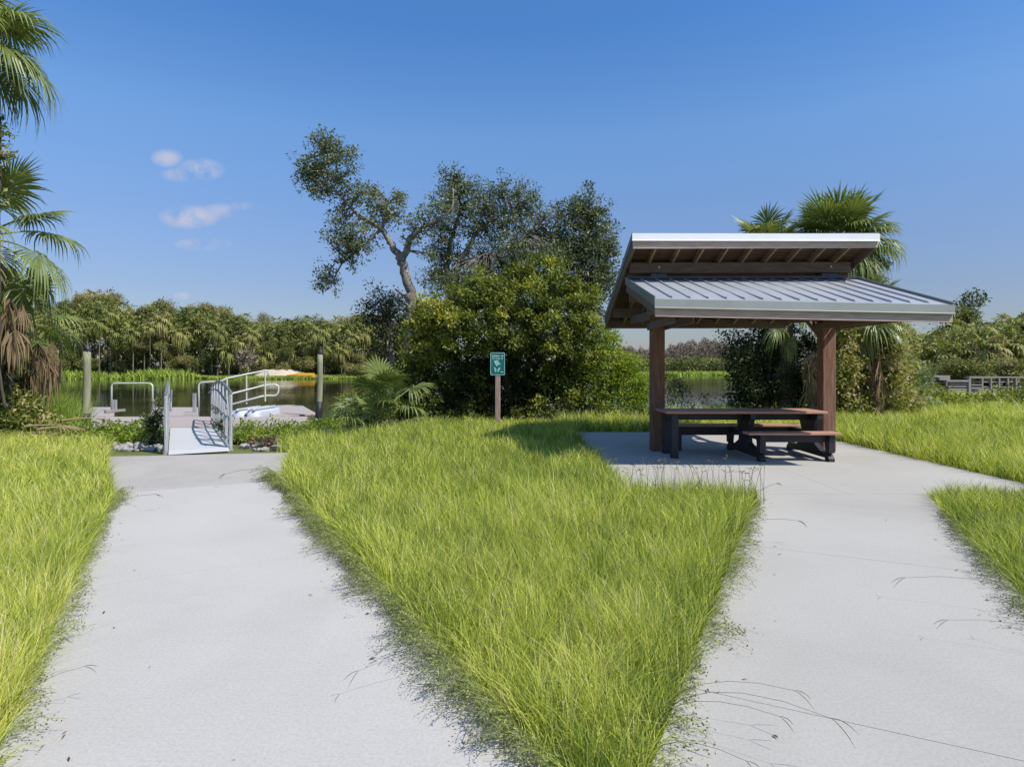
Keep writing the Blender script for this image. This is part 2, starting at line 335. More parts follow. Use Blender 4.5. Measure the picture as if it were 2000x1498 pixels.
o=MB().add([[-900,9,-.5],[900,9,-.5],[900,1500,-.5],[-900,1500,-.5]],[[0,1,2,3]]).build('water',M['water']); tag(o,kind='structure')

# ------------------------------------------------------------------ paths
UL=np.array([-.55,1.]); UR=np.array([.48,1.])
A=np.array([.345,1.94])
ul=UL/np.linalg.norm(UL); nl=np.array([-ul[1],ul[0]]); WL=1.84
ur=UR/np.linalg.norm(UR); nr=np.array([ur[1],-ur[0]]); WR=1.80
g=.0018
def strip(mb,A,u,n,wd,t0,t1,step,endfn=None):
    t=t0
    while t<t1-.01:
        te=min(t+step,t1)
        mb.prism([A+u*(t+g),A+u*(te-g),A+u*(te-g)+n*wd,A+u*(t+g)+n*wd][::-1] if False else [A+u*(t+g),A+u*(te-g),A+u*(te-g)+n*wd,A+u*(t+g)+n*wd],-.12,0)
        t=te
TL=7.05
mb=MB(); strip(mb,A,ul,nl,WL,0,TL,3.52); o=mb.build('path_to_dock',M['conc']); tag(o,kind='structure')
mb=MB(); t=0; edges=[0,1.05,3.6]
for i,t in enumerate(edges):
    a0=A+ur*(t+g); a1=a0+nr*WR
    if i<2: b0=A+ur*(edges[i+1]-g); b1=b0+nr*WR
    else:
        tb=(7.196-A[1])/ur[1]; b0=A+ur*tb; tb1=(7.196-A[1]-nr[1]*WR)/ur[1]; b1=A+nr*WR+ur*tb1
    mb.prism([a0,a1,b1,b0],-.12,0)
o=mb.build('path_to_pavilion',M['conc2']); tag(o,kind='structure')
mb=MB(); mb.prism([A-np.array([0,g*2]),A+nl*WL-ul*g*2,[-4.2,-2],[-4.2,-8],[6,-8],[6,-2],A+nr*WR-ur*g*2][::-1],-.12,0)
o=mb.build('path_junction',M['conc']); tag(o,kind='structure')
SX0,SX1,SY0,SY1=1.37,6.55,7.2,14.0
mb=MB()
for x0,x1 in((SX0,3.95),(3.95,SX1)):
    for y0,y1 in((SY0,10.6),(10.6,SY1)): mb.prism([[x0+g,y0+g],[x1-g,y0+g],[x1-g,y1-g],[x0+g,y1-g]],-.12,0)
o=mb.build('pavilion_slab',M['conc2']); tag(o,kind='structure')
mb=MB(); e0=A+ul*(TL+g); e1=e0+nl*WL
far0=np.array([-3.86,10.68]); far1=np.array([-6.75,10.2])
mb.prism([e0+ul*0,far0,far1,e1],-.12,-.003)
o=mb.build('landing',M['conc_tan']); tag(o,kind='structure')

# ------------------------------------------------------------------ grass
e0_=A+ul*TL; e1_=e0_+nl*WL
def inside_conc(x,y):
    P=np.stack([x,y],-1)-A
    tl=P@ul; sl=P@nl; tr=P@ur; sr=P@nr
    m=(tl>-0.2)&(tl<TL+.05)&(sl>0)&(sl<WL)
    m|=(tr>-.2)&(y<7.2)&(sr>0)&(sr<WR)
    m|=(x>SX0)&(x<SX1)&(y>SY0)&(y<SY1)
    # landing quad
    q4=[e0_,far0,far1,e1_]; ins=np.ones(len(x),bool)
    for i in range(4):
        a_,b_=q4[i],q4[(i+1)%4]; ins&=((b_[0]-a_[0])*(y-a_[1])-(b_[1]-a_[1])*(x-a_[0]))>-.03
    m|=ins
    m|=(np.abs(x+5.4)<1.3)&(y>10.2)&(y<12)
    return m
def behind(x,y):   # plaza behind apex
    P=np.stack([x,y],-1)-A; return (P@ul<0)&(P@ur<0)
def blades(n,x,y,z,h,wd,lean_dir,lean,tint,segs=3,mb=None,rnd=.8):
    """n blades as tapered curved strips"""
    az=rng.uniform(0,2*math.pi,n)
    # side vector
    ld=lean_dir/(np.linalg.norm(lean_dir,axis=1)[:,None]+1e-9)
    rd=np.stack([np.cos(az),np.sin(az)],1)
    d=ld*lean[:,None]+rd*rnd*rng.uniform(.2,1,n)[:,None]
    sd_=np.stack([-np.sin(az+rng.uniform(-1,1,n)),np.cos(az)],1); sd_/=np.linalg.norm(sd_,axis=1)[:,None]
    rows=segs+1; V=np.zeros((n,rows*2,3))
    for k in range(rows):
        t=k/segs
        cx=x+d[:,0]*h*(t**1.8); cy=y+d[:,1]*h*(t**1.8)
        ll=np.clip(np.linalg.norm(d,axis=1),0,1.4)
        cz=z+h*(t-.28*ll*t**2.2)
        ww=wd*(1-t**1.6)*.5+wd*.04
        V[:,2*k,0]=cx-sd_[:,0]*ww; V[:,2*k,1]=cy-sd_[:,1]*ww; V[:,2*k,2]=cz
        V[:,2*k+1,0]=cx+sd_[:,0]*ww; V[:,2*k+1,1]=cy+sd_[:,1]*ww; V[:,2*k+1,2]=cz
    base=(np.arange(n)*rows*2)[:,None,None]
    Q=np.array([[2*k,2*k+1,2*k+3,2*k+2] for k in range(segs)])[None]+base
    # small gradient: tips a little lighter/drier
    tv=np.repeat(tint[:,None],rows*2,1)
    mb.add(V.reshape(-1,3),Q.reshape(-1,4),a=tv.ravel()); return mb
def edge_dist(x,y):
    """distance to nearest paved border and outward direction (towards the concrete)"""
    P=np.stack([x,y],-1)-A
    best=np.full(len(x),9.); dr=np.zeros((len(x),2))
    sl=P@nl; tl=P@ul; sr=P@nr; tr=P@ur
    cands=[((tl<TL+2)&(sl<=0),-sl,nl),((tl<TL)&(sl>=WL),sl-WL,-nl),((sr<=0)&(y<7.4),-sr,nr),((sr>=WR)&(y<7.2),sr-WR,-nr),
           ((y>7)&(y<14)&(x<=SX0),SX0-x,np.array([1.,0])),((y<=7.2)&(x>SX0-.2),7.2-y,np.array([0,1.])),((y>8.5)&(y<14)&(x>SX1),x-SX1,np.array([-1.,0]))]
    for c,d,v in cands:
        k=c&(d<best)&(d>=0); best[k]=d[k]; dr[k]=v
    return best,dr
def field(name,label,xr,yr,dens,keep,hbase,wfun,tintbias=0.,mat='grass',segs=3,cat='grass'):
    mb=MB(); y0=yr[0]; N=0
    while y0<yr[1]:
        y1=min(y0*1.18+.15,yr[1]); xa,xb=xr(y0,y1); area=(xb-xa)*(y1-y0)
        n=int(area*dens((y0+y1)/2)); 
        # tufts
        nt_=max(1,n//14); tx=rng.uniform(xa,xb,nt_); ty=rng.uniform(y0,y1,nt_); tt=rng.normal(0,.07,nt_); th=rng.uniform(.75,1.2,nt_)
        idx=rng.integers(0,nt_,n); r=np.abs(rng.normal(0,.045,n))*(1+y0*.06); a=rng.uniform(0,2*math.pi,n)
        ox=np.cos(a)*r; oy=np.sin(a)*r; x=tx[idx]+ox; y=ty[idx]+oy
        k=keep(x,y)&~((y>9.95)&(x>-.655*y)&(x<-.385*y))&~inside_conc(x,y)&~behind(x,y); x=x[k];y=y[k];ox=ox[k];oy=oy[k];idx=idx[k]; n=len(x)
        if n:
            ed,dr=edge_dist(x,y)
            nz=vnoise(x*.9,y*.9,1); nz2=vnoise(x*3.1,y*3.1,2); nz3=vnoise(x*.35,y*.35,5)
            h=hbase*th[idx]*(.62+.36*nz+.3*nz2)*rng.uniform(.35,1.35,n)
            lean=np.clip(rng.normal(.28,.22,n),0,1.3); ld=np.stack([ox,oy],1)+rng.normal(0,.02,(n,2))
            e=np.clip(1-ed/.16,0,1); ld=ld/(np.linalg.norm(ld,axis=1)[:,None]+1e-9)+dr*(e*1.3)[:,None]+.5*np.stack([vnoise(x*1.3,y*1.3,21)-.5,vnoise(x*1.3,y*1.3,22)-.5],1)*1.2; lean=lean+e*.35*rng.uniform(.2,1.2,n)
            h*=1-.25*e
            tint=np.clip(.42+tintbias+.24*(nz3-.5)+.28*(nz2-.5)+tt[idx]+rng.normal(0,.19,n)+(rng.random(n)<.12)*rng.uniform(.15,.55,n)-(rng.random(n)<.2)*.22,0,1)
            blades(n,x,y,hz(x,y),h,wfun(y)*rng.uniform(.6,1.3,n),ld,lean,tint,segs,mb); N+=n
        y0=y1
    o=mb.build(name,M[mat]); tag(o,label,cat,kind='stuff'); print(name,N); return o
wf=lambda y: np.maximum(.0036,y*.0009)
def dn(D): return float(np.interp(D,[2,3.5,6,9,14,20,30],[8200,7000,4100,2300,1250,600,270]))
field('meadow_grass','tall yellow-green grass filling the wedge between the two concrete paths',
      lambda a,b:(min(-.56*b-.2,-.2) if b<9 else -5.2,1.5+.5*max(0,0) if a>6.9 else .6+.48*(b-2)+.2),(1.9,15.8),dn,
      lambda x,y:((((np.stack([x,y],-1)-A)@nl)<0)&((((np.stack([x,y],-1)-A)@nr)<0)|(y>7.2))&(x<SX0+.02))|((y<7.2)&(((np.stack([x,y],-1)-A)@nl)<0)&(((np.stack([x,y],-1)-A)@nr)<0)),.255,wf)
field('left_verge_grass','tall yellow-green grass along the left side of the dock path',
      lambda a,b:(-.86*b-1.2,-1.6-.5*(a-1.9)),(1.6,12.3),lambda D:dn(D)*.9,
      lambda x,y:(((np.stack([x,y],-1)-A)@nl)>WL)&(y<12.3-.0*x),.24,wf,.0)
field('right_verge_grass','tall yellow-green grass right of the pavilion path, in front of the slab',
      lambda a,b:(1.8+.48*(a-2),.86*b+1.4),(2.6,7.9),lambda D:dn(D)*.85,
      lambda x,y:(((np.stack([x,y],-1)-A)@nr)>WR)&(y<SY0+.12),.23,wf,.02)
field('far_lawn_grass','sunlit grass stretching behind and right of the pavilion slab',
      lambda a,b:(1.2,.9*b+1.5),(7.3,30),lambda D:dn(D)*.8,
      lambda x,y:((x>SX1)|(y>SY1))&(y<np.interp(x,NB[:,0],NB[:,1])-.3)&((x>SX1)|(y<19)),.34,wf,.05)

# bahia seed stalks : thin stems with a forked head
def stalk(mb,p,dirv,h,r,tint,fork=True):
    n=7; t=np.linspace(0,1,n); d=np.array([dirv[0],dirv[1]])
    pts=np.stack([p[0]+d[0]*h*t**1.6,p[1]+d[1]*h*t**1.6,p[2]+h*(t*.95-.42*np.linalg.norm(d)*t**2.4)],1)
    pts[:,2]=np.maximum(pts[:,2],.006)
    mb.tube(pts,np.linspace(r,r*.6,n),3,a=tint,cap=False)
    if fork:
        e=pts[-1]; tg=(pts[-1]-pts[-2]); tg/=np.linalg.norm(tg); s=np.cross(tg,[0,0,1]); s/=np.linalg.norm(s)+1e-9
        for sg in(-1,1):
            L_=h*.17; tt=np.linspace(0,1,5)[:,None]
            q_=e+tg*L_*tt*.9+s*sg*L_*(tt**.9)*.55+np.array([0,0,-1])*L_*.55*tt**2; q_[:,2]=np.maximum(q_[:,2],.006)
            mb.tube(q_,np.array([r*.6,r*1.1,r*1.2,r*1.0,r*.3]),3,a=tint*.8,cap=False)
mb=MB()
for i in range(130):
    D=rng.uniform(2.2,12); 
    lo=-.56*D+1.3 if D<9 else -3.7; hi=(.345+.48*(D-1.94)) if D<7.2 else 1.3
    x=rng.uniform(lo,hi); aa=rng.uniform(0,6.28); l=rng.uniform(.1,.6)
    if inside_conc(np.array([x]),np.array([D]))[0]: continue
    stalk(mb,(x,D,0),(math.cos(aa)*l,math.sin(aa)*l),rng.uniform(.32,.52),max(.0009,D*.0003),rng.uniform(.5,1))
# arching over the paths
for t_ in np.concatenate([rng.uniform(.25,1.6,5),rng.uniform(2,5.5,3)]):
    p=A+ur*t_-nr*rng.uniform(0,.06); l=rng.uniform(.9,1.3); dd=nr*l+rng.normal(0,.25,2)
    stalk(mb,(p[0],p[1],0),dd,rng.uniform(.3,.55),max(.0013,p[1]*.0004),rng.uniform(0,.35))
for t_ in rng.uniform(.2,7,3):
    p=A+ul*t_-nl*rng.uniform(0,.06); l=rng.uniform(.9,1.2); dd=nl*l+rng.normal(0,.25,2)
    stalk(mb,(p[0],p[1],0),dd,rng.uniform(.3,.5),max(.0012,p[1]*.0004),rng.uniform(0,.3))
for t_ in rng.uniform(.5,6,2):
    p=A+ul*t_+nl*(WL+.04); dd=-nl*rng.uniform(.8,1.2)+rng.normal(0,.25,2)
    stalk(mb,(p[0],p[1],0),dd,rng.uniform(.3,.5),max(.0012,p[1]*.0004),rng.uniform(0,.3))
for t_ in rng.uniform(2.0,5.4,3):
    p=A+ur*t_+nr*(WR+.04); dd=-nr*rng.uniform(.8,1.2)+rng.normal(0,.25,2)
    stalk(mb,(p[0],p[1],0),dd,rng.uniform(.3,.5),max(.0012,p[1]*.0004),rng.uniform(0,.3))
for i in range(60):
    D=rng.uniform(6.6,7.1); x=rng.uniform(1.2,2.8); stalk(mb,(x,D,0),rng.normal(0,.15,2),rng.uniform(.35,.5),.0028,rng.uniform(.2,1))
o=mb.build('grass_seed_stalks',M['seed']); tag(o,'thin forked grass seed stalks rising from the verges and arching over the paths','grass',kind='stuff')

# low creeping weeds spilling over the concrete edges
def leaves(mb,c,axis,nrm,L_,wd,tint):
    axis=axis/(np.linalg.norm(axis,axis=1)[:,None]+1e-9); sd_=np.cross(axis,nrm); sd_/=np.linalg.norm(sd_,axis=1)[:,None]+1e-9
    nn=np.cross(sd_,axis); n=len(c)
    V=np.zeros((n,4,3)); V[:,0]=c; V[:,1]=c+axis*(L_*.45)[:,None]+sd_*(wd*.5)[:,None]+nn*(L_*.08)[:,None]; V[:,2]=c+axis*L_[:,None]; V[:,3]=c+axis*(L_*.45)[:,None]-sd_*(wd*.5)[:,None]+nn*(L_*.08)[:,None]
    Q=np.arange(n*4).reshape(n,4); mb.add(V.reshape(-1,3),Q,a=np.repeat(tint,4)); return mb
def creepers(mb,p0,u,n,t0,t1,per,reach):
    N=int((t1-t0)*per)
    for i in range(N):
        t=rng.uniform(t0,t1); env=.15+.95*vnoise(np.array([t*3.1]),np.array([reach*9]),9)[0]
        b=p0+u*t; D=max(b[1],2); L_=reach*env*rng.uniform(.35,1.1)*float(np.interp(D,[2,9],[1.0,1.3])); ang=rng.normal(0,.45)
        d=n*math.cos(ang)+u*math.sin(ang); k=6; tt=np.linspace(0,1,k)
        pts=np.stack([b[0]+d[0]*L_*tt,b[1]+d[1]*L_*tt,.02+L_*.42*np.sin(tt*2.6)*rng.uniform(.1,1)+0*tt],1)
        pts+=rng.normal(0,.008,pts.shape); pts[:,2]=np.maximum(pts[:,2],.004)
        r=max(.0009,D*.00022); mb.tube(pts,r,3,a=rng.uniform(.2,.7),cap=False)
        m=int(rng.uniform(10,20)); s=rng.uniform(.15,1,m); c=np.stack([np.interp(s,tt,pts[:,j]) for j in range(3)],1)+rng.normal(0,.012,(m,3)); c[:,2]=np.maximum(c[:,2],.004)
        ax=rng.normal(0,1,(m,3))+np.array([d[0],d[1],.2]); sz=np.where(s>.72,rng.uniform(.007,.012,m),rng.uniform(.012,.03,m))*max(1,D*.17)
        tn=np.where(s>.72,rng.uniform(0,.35,m),rng.uniform(.3,.9,m))
        leaves(mb,c,ax,rng.normal(0,1,(m,3)),sz,sz*np.where(s>.72,.8,.25),tn)
mb=MB()
creepers(mb,A,ul,nl,.2,7.2,230,.36)
creepers(mb,A,ur,nr,.2,5.4,55,.26)
creepers(mb,A+nl*WL,ul,-nl,.2,7.0,45,.20)
creepers(mb,A+nr*WR,ur,-nr,1.6,5.6,75,.27)
o=mb.build('creeping_edge_weeds',M['weed']); tag(o,'low dark weeds with tiny seed heads creeping from the grass onto the concrete','weeds',kind='stuff')
# leaf litter on edges
mb=MB()
n=110; t=rng.uniform(0,7,n); side=rng.integers(0,4,n); c=np.zeros((n,3))
for i in range(n):
    off=abs(rng.normal(0,.22))
    p={0:A+ul*t[i]+nl*off,1:A+ur*min(t[i],5.4)+nr*off,2:A+nl*(WL-off)+ul*t[i],3:A+ur*(1.6+t[i]*.5)+nr*(WR-off)}[int(side[i])]
    c[i]=(p[0],p[1],.006)
leaves(mb,c,rng.normal(0,1,(n,3))*[1,1,.08],np.tile([0,0,1.],(n,1))+rng.normal(0,.2,(n,3)),rng.uniform(.012,.045,n),rng.uniform(.006,.018,n),rng.random(n))
o=mb.build('leaf_litter',M['litter']); tag(o,'scattered dry leaf bits lying on the concrete paths','leaf litter',kind='stuff')

# ------------------------------------------------------------------ foliage generators
def ellipsoid_pts(n,shell=.55):
    d=rng.normal(0,1,(n,3)); d/=np.linalg.norm(d,axis=1)[:,None]; r=shell+(1-shell)*rng.random(n)**.6
    return d*r[:,None],d
def clump_leaves(mb,cc,out,nper,rc,L_,tintm,spread=.13,gap=0):
    n=len(cc)*nper; i=np.repeat(np.arange(len(cc)),nper)
    off=rng.normal(0,1,(n,3))*np.array([1,1,.75])*rc*.5
    c=cc[i]+off
    ax=off/(rc*.5)*.5+out[i]*.4+rng.normal(0,.7,(n,3)); nr_=rng.normal(0,.6,(n,3))+np.array([0,0,.9])+out[i]*.35
    ct=rng.normal(0,.19,len(cc))[i]
    L2=L_*rng.uniform(.6,1.3,n); leaves(mb,c,ax,nr_,L2,L2*rng.uniform(.4,.62,n),np.clip(tintm+ct+rng.normal(0,spread,n),0,1))
DM=2.2
def plant(name,label,cat,D,limbs,blobs,mat='oak',leaf=.09,rc=.28,dens=9,nper=26,base=None,bark='bark',tint=.5,group=None,twig=.012,crown='crown',trunk='trunk',shell=.5,depthk=.9,trunk_sides=9,hull=True):
    """limbs: list of [(px,py,dD,radius),...]; blobs: (px,py,rx_px,ry_px,dD[,tint])"""
    if base is None: b=W(limbs[0][0][0],limbs[0][0][1],D+limbs[0][0][2])
    else: b=np.array(base,float)
    root=empty(name,tuple(b)); tag(root,label,cat,group)
    wood=MB(); sk=[]
    for lm in limbs:
        P=np.array([W(x,y,D+d) for x,y,d,r in lm]); R=np.array([r for *_,r in lm])
        n=max(6,len(P)*5); tt=np.linspace(0,len(P)-1,n); k=np.arange(len(P))
        # smooth by cosine interp + noise
        Q=np.stack([np.interp(tt,k,P[:,j]) for j in range(3)],1); RR=np.interp(tt,k,R)
        Q[1:-1]=(Q[:-2]+2*Q[1:-1]+Q[2:])/4; Q[1:-1]+=rng.normal(0,1,Q[1:-1].shape)*RR[1:-1,None]*.22
        wood.tube(Q-b,RR,trunk_sides,a=.5); sk.append(Q)
    SK=np.concatenate(sk) if sk else None
    lv=MB()
    s=D/F
    for bl in blobs:
        px,py,rx,ry,dd=bl[:5]; tb=bl[5] if len(bl)>5 else tint
        c=W(px,py,D+dd); R=np.array([rx*s,rx*s*depthk,ry*s]); n=max(4,int(dens*DM*(rx*s*ry*s)*math.pi))
        p,d=ellipsoid_pts(n,shell); 
        lump=1+.2*np.sin(d[:,0]*5+px)+.2*np.sin(d[:,2]*6+py)+.14*np.sin(d[:,0]*11+py)*np.sin(d[:,2]*9+px)
        p=p*np.where(rng.random(n)<.16,rng.uniform(1.05,1.45,n),1)[:,None]
        cc=c+p*R*lump[:,None]
        clump_leaves(lv,cc-b,d,nper,rc,leaf,tb)
        if SK is not None and twig>0:
            for j in range(n):
                if rng.random()<.55:
                    e=cc[j]; k=np.argmin(((SK-e)**2).sum(1)+.0*SK[:,2]); s0=SK[k]; m=(s0+e)/2+rng.normal(0,.12,3)*np.linalg.norm(e-s0)*.5+np.array([0,0,.06])*np.linalg.norm(e-s0)
                    t3=np.linspace(0,1,5)[:,None]; pts=(1-t3)**2*s0+2*t3*(1-t3)*m+t3**2*e
                    wood.tube(pts-b,np.linspace(twig*1.6,twig*.4,5),3,cap=False)
    if wood.n: wood.build(trunk,M[bark],root,smooth=True)
    lv.build(crown,M[mat],root)
    return root

# palm fronds --------------------------------------------------
def frond_mesh(mb,elev,pet=1.0,R=.85,nseg=34,droop=.5,rows=5,az=0.,origin=(0,0,0),width=1.,tint=.5,rs=None,pw=.013,split=1):
    r_=rs or rng
    # petiole
    n=7; e=elev; p=np.array([0.,0,0]); pts=[p.copy()]; dl=pet/(n-1)
    for i in range(n-1):
        p=p+np.array([math.cos(e),0,math.sin(e)])*dl; e-=droop*.11; pts.append(p.copy())
    pts=np.array(pts); f=np.array([math.cos(e),0,math.sin(e)]); up=np.array([-math.sin(e),0,math.cos(e)]); sdv=np.array([0,1.,0])
    Vs=[];Qs=[];As=[];base=0; tip=pts[-1]
    for k in range(nseg):
        a=(k/(nseg-1)*2-1)*math.radians(118)*width; a+=r_.normal(0,.02)
        L_=R*(.72+.28*math.cos(a*.7))*r_.uniform(.9,1.06)
        dr=droop*r_.uniform(.6,1.25)
        st=.16*R*max(0,math.cos(a*.8))
        o0=tip+f*st*.9-up*st*.25
        d0=f*math.cos(a)+sdv*math.sin(a)
        wmax=R*math.radians(236)*width/nseg*.44
        t=np.linspace(0,1,rows)
        c=o0+d0[None]*(L_*(t-.12*dr*t**2))[:,None]+up[None]*(.10*R*np.abs(math.sin(a))*t*(1-t*.4))[:,None]
        c=c-f[None]*0
        c[:,2]-=L_*dr*(.10*t+.62*t**2.6)
        kk=L_*(t**3)*dr*.35; c-=d0[None]*kk[:,None]*np.array([1,1,0])
        wd=np.interp(t,[0,.5,.72,1],[.2,1,.55,.04])*wmax
        s=np.cross(d0,up); s/=np.linalg.norm(s)
        v=np.zeros((rows,3,3)); v[:,0]=c-s*wd[:,None]*.5; v[:,1]=c+up*(wd[:,None]*.28); v[:,2]=c+s*wd[:,None]*.5
        Vs.append(v.reshape(-1,3))
        for r in range(rows-1):
            for h in range(2): Qs.append([base+r*3+h,base+r*3+h+1,base+(r+1)*3+h+1,base+(r+1)*3+h])
        tn=tint+r_.normal(0,.09); As.append(np.clip(tn+np.repeat(np.linspace(-.05,.16,rows),3),0,1)); base+=rows*3
    V=np.concatenate(Vs); ca,sa=math.cos(az),math.sin(az); Rm=np.array([[ca,-sa,0],[sa,ca,0],[0,0,1]])
    o=np.array(origin)
    mb.add(V@Rm.T+o,Qs,a=np.concatenate(As))
    if pw>0: mb.tube(pts@Rm.T+o,np.linspace(pw*1.7,pw,n),5,a=min(1,tint+.25))
    return mb
FR={}
def frond_lib(kind,R,pet,nseg):
    key=(kind,R,pet,nseg)
    if key in FR: return FR[key]
    lst=[]
    if kind=='live':
        for el,dr in((1.25,.35),(1.0,.45),(.75,.6),(.45,.75),(.15,.95),(-.15,1.1),(-.5,1.2)):
            mb=MB(); frond_mesh(mb,el,pet*rng.uniform(.9,1.1),R,nseg,dr,tint=.30+.28*rng.random()); lst.append(mb.mesh('frond',M['palm']))
    else:
        for el,dr in((-.6,1.2),(-1.0,1.0),(-1.25,.8)):
            mb=MB(); frond_mesh(mb,el,pet*.8,R*.85,nseg//2,dr,width=.45,tint=.5); lst.append(mb.mesh('dead_frond',M['palm_dead']))
    FR[key]=lst; return lst
def palm(label,base,H,R=.9,pet=1.0,nf=30,nd=8,nseg=34,lean=(0,0),group=None,tr=.16,skirt=0,kmax=7,dz=0):
    base=np.array(base,float); root=empty('cabbage_palm',tuple(base)); tag(root,label,'palm tree',group)
    top=np.array([lean[0],lean[1],H]); mb=MB(); n=14; t=np.linspace(0,1,n)
    P=np.stack([lean[0]*t**1.5,lean[1]*t**1.5,-.3+(H+.3)*t],1)
    mb.tube(P,tr*(1+.12*rng.normal(0,1,n)*.5)*np.interp(t,[0,.1,1],[1.2,1,1]),12,a=.5)
    # leaf boots
    for i in range(int(H*16)):
        tt=rng.uniform(.25,1); aa=rng.uniform(0,6.28); c=np.array([np.interp(tt,t,P[:,j]) for j in range(3)]); d=np.array([math.cos(aa),math.sin(aa),0])
        mb.tube([c+d*tr*.8,c+d*(tr+.05)+[0,0,.09],c+d*(tr+.10)+[0,0,.2]],[.035,.028,.015],4)
    mb.build('trunk',M['pbark'],root)
    lib=frond_lib('live',R,pet,nseg); dl=frond_lib('dead',R,pet,nseg)
    ga=2.399963
    for i in range(nf):
        f=(i+.5)/nf; k=min(len(lib)-1,int(f*min(kmax,len(lib))))
        ob=bpy.data.objects.new('frond',lib[k]); COL.objects.link(ob); ob.parent=root; ob.location=tuple(top+np.array([0,0,.15*(1-f)]))
        ob.rotation_euler=(rng.normal(0,.08),rng.normal(0,.1),i*ga+rng.normal(0,.12)); sc_=rng.uniform(.85,1.1); ob.scale=(sc_,)*3
    for i in range(nd):
        ob=bpy.data.objects.new('dead_frond',dl[i%3]); COL.objects.link(ob); ob.parent=root; ob.location=tuple(top-np.array([0,0,.15+skirt*rng.random()]))
        ob.rotation_euler=(0,rng.normal(0,.08),i*ga+rng.normal(0,.3)); sc_=rng.uniform(.8,1.1); ob.scale=(sc_,)*3
    return root

# ------------------------------------------------------------------ pavilion
pav=empty('picnic_shelter',(4.01,10.9,0),math.radians(-1.2)); tag(pav,'brown timber picnic shelter with a split grey metal roof on two posts','shelter')
HW=2.0
def zf(x,y,off=0): # front (lower) roof top plane; off = below
    t=(y+2.57)/2.47; drop=.09*(1-t)*(x/(2*HW)+.5); return 2.41+t*(3.03-2.41)-drop-off
def zb(y,off=0): return 3.67-(y+.82)/3.52*(3.67-2.58)-off
def slabmesh(mb,x0,x1,y0,y1,fz,o0,o1,a=.5,nx_=2):
    xs=np.linspace(x0,x1,nx_)
    for i in range(nx_-1):
        v=[]
        for o_ in(o0,o1):
            for x,y in((xs[i],y0),(xs[i+1],y0),(xs[i+1],y1),(xs[i],y1)): v.append([x,y,fz(x,y)-o_])
        mb.add(v,[[0,1,2,3],[7,6,5,4],[0,4,5,1],[1,5,6,2],[2,6,7,3],[3,7,4,0]],a=a)
fb=lambda x,y: zb(y)
for x in(-1.43,1.55):
    mb=MB(); mb.cbox(x-.115,x+.115,-.115,.115,0,3.22,.012); p=mb.build('post',M['post'],pav)
    mb=MB()
    mb.cbox(x-.14,x+.14,-.14,.14,2.78,3.12,.004); mb.build('post_flashing',M['dark_metal'],p)
mb=MB(); slabmesh(mb,-HW,HW,-2.57,-.14,zf,0,.022)
for k in range(15):
    x=-HW+.25+k*.25; v=[]
    ya,yb_=-2.45,-.16
    for (xx,yy,hh) in((x-.013,ya,0),(x+.013,ya,0),(x+.013,yb_,0),(x-.013,yb_,0),(x-.011,ya+.06,.026),(x+.011,ya+.06,.026),(x+.011,yb_,.026),(x-.011,yb_,.026)): v.append([xx,yy,zf(xx,yy)+hh+.001])
    mb.add(v,[[4,5,6,7],[1,2,6,5],[2,3,7,6],[3,0,4,7]]); mb.add(v,[[0,1,5,4]],mat=1)
lr=mb.build('lower_roof',[M['sheet'],M['dark_metal']],pav)
mb=MB(); slabmesh(mb,-HW,HW,-.82,2.7,fb,0,.022)
for k in range(15):
    x=-HW+.25+k*.25; v=[]
    for (xx,yy,hh) in((x-.013,-.72,0),(x+.013,-.72,0),(x+.013,2.6,0),(x-.013,2.6,0),(x-.013,-.72,.036),(x+.013,-.72,.036),(x+.013,2.6,.036),(x-.013,2.6,.036)): v.append([xx,yy,zb(yy)+hh+.001])
    mb.add(v,[[4,5,6,7],[0,1,5,4],[1,2,6,5],[2,3,7,6],[3,0,4,7]])
ur_=mb.build('upper_roof',M['sheet'],pav)
# metal edge trims
def eave_trim(roof,y,z0,z1,th=.012,front=True,mat='trim'):
    mb=MB(); s=-1 if front else 1
    v=[]
    for (dy,dz) in((0,.004),(s*th,.004),(s*th,-.105),(s*(th+.018),-.117),(s*(th+.016),-.125),(0,-.118)):
        v.append([-HW-.014,y+dy,z0+dz]); v.append([HW+.014,y+dy,z1+dz])
    q=[[2*i,2*i+1,(2*i+3)%12,(2*i+2)%12] for i in range(6)]
    mb.add(v,q+[[0,2,10,10]][:0],t=[[0,2,4],[0,4,10],[4,6,8],[4,8,10],[1,5,3],[1,11,5],[5,9,7],[5,11,9]]); return mb.build('eave_trim',M[mat],roof)
eave_trim(lr,-2.57,2.41,2.32); eave_trim(ur_,-.82,3.68,3.655,mat='white_trim'); eave_trim(ur_,2.7,2.58,2.58,front=False)
def rake_trim(roof,xs,y0,y1,fz):
    for sgn in(-1,1):
        mb=MB(); x=sgn*HW; v=[]
        for y in(y0,y1):
            for (dx,dz) in((0,.04),(sgn*.013,.04),(sgn*.013,-.09),(0,-.09)): v.append([x+dx,y,fz(x,y)+dz])
        mb.add(v,[[0,1,5,4],[1,2,6,5],[2,3,7,6],[3,0,4,7],[0,3,2,1],[4,5,6,7]]); mb.build('rake_trim',M['rake_metal_shade'],roof)
rake_trim(lr,0,-2.555,-.1,zf); rake_trim(ur_,0,-.805,2.69,fb)
mb=MB(); slabmesh(mb,-HW+.02,HW-.02,-2.54,-.16,zf,.0235,.045); mb.build('roof_boards',M['deckw'],lr)
mb=MB(); slabmesh(mb,-HW+.02,HW-.02,-.79,2.67,fb,.0235,.045); mb.build('roof_boards',M['deckw'],ur_)
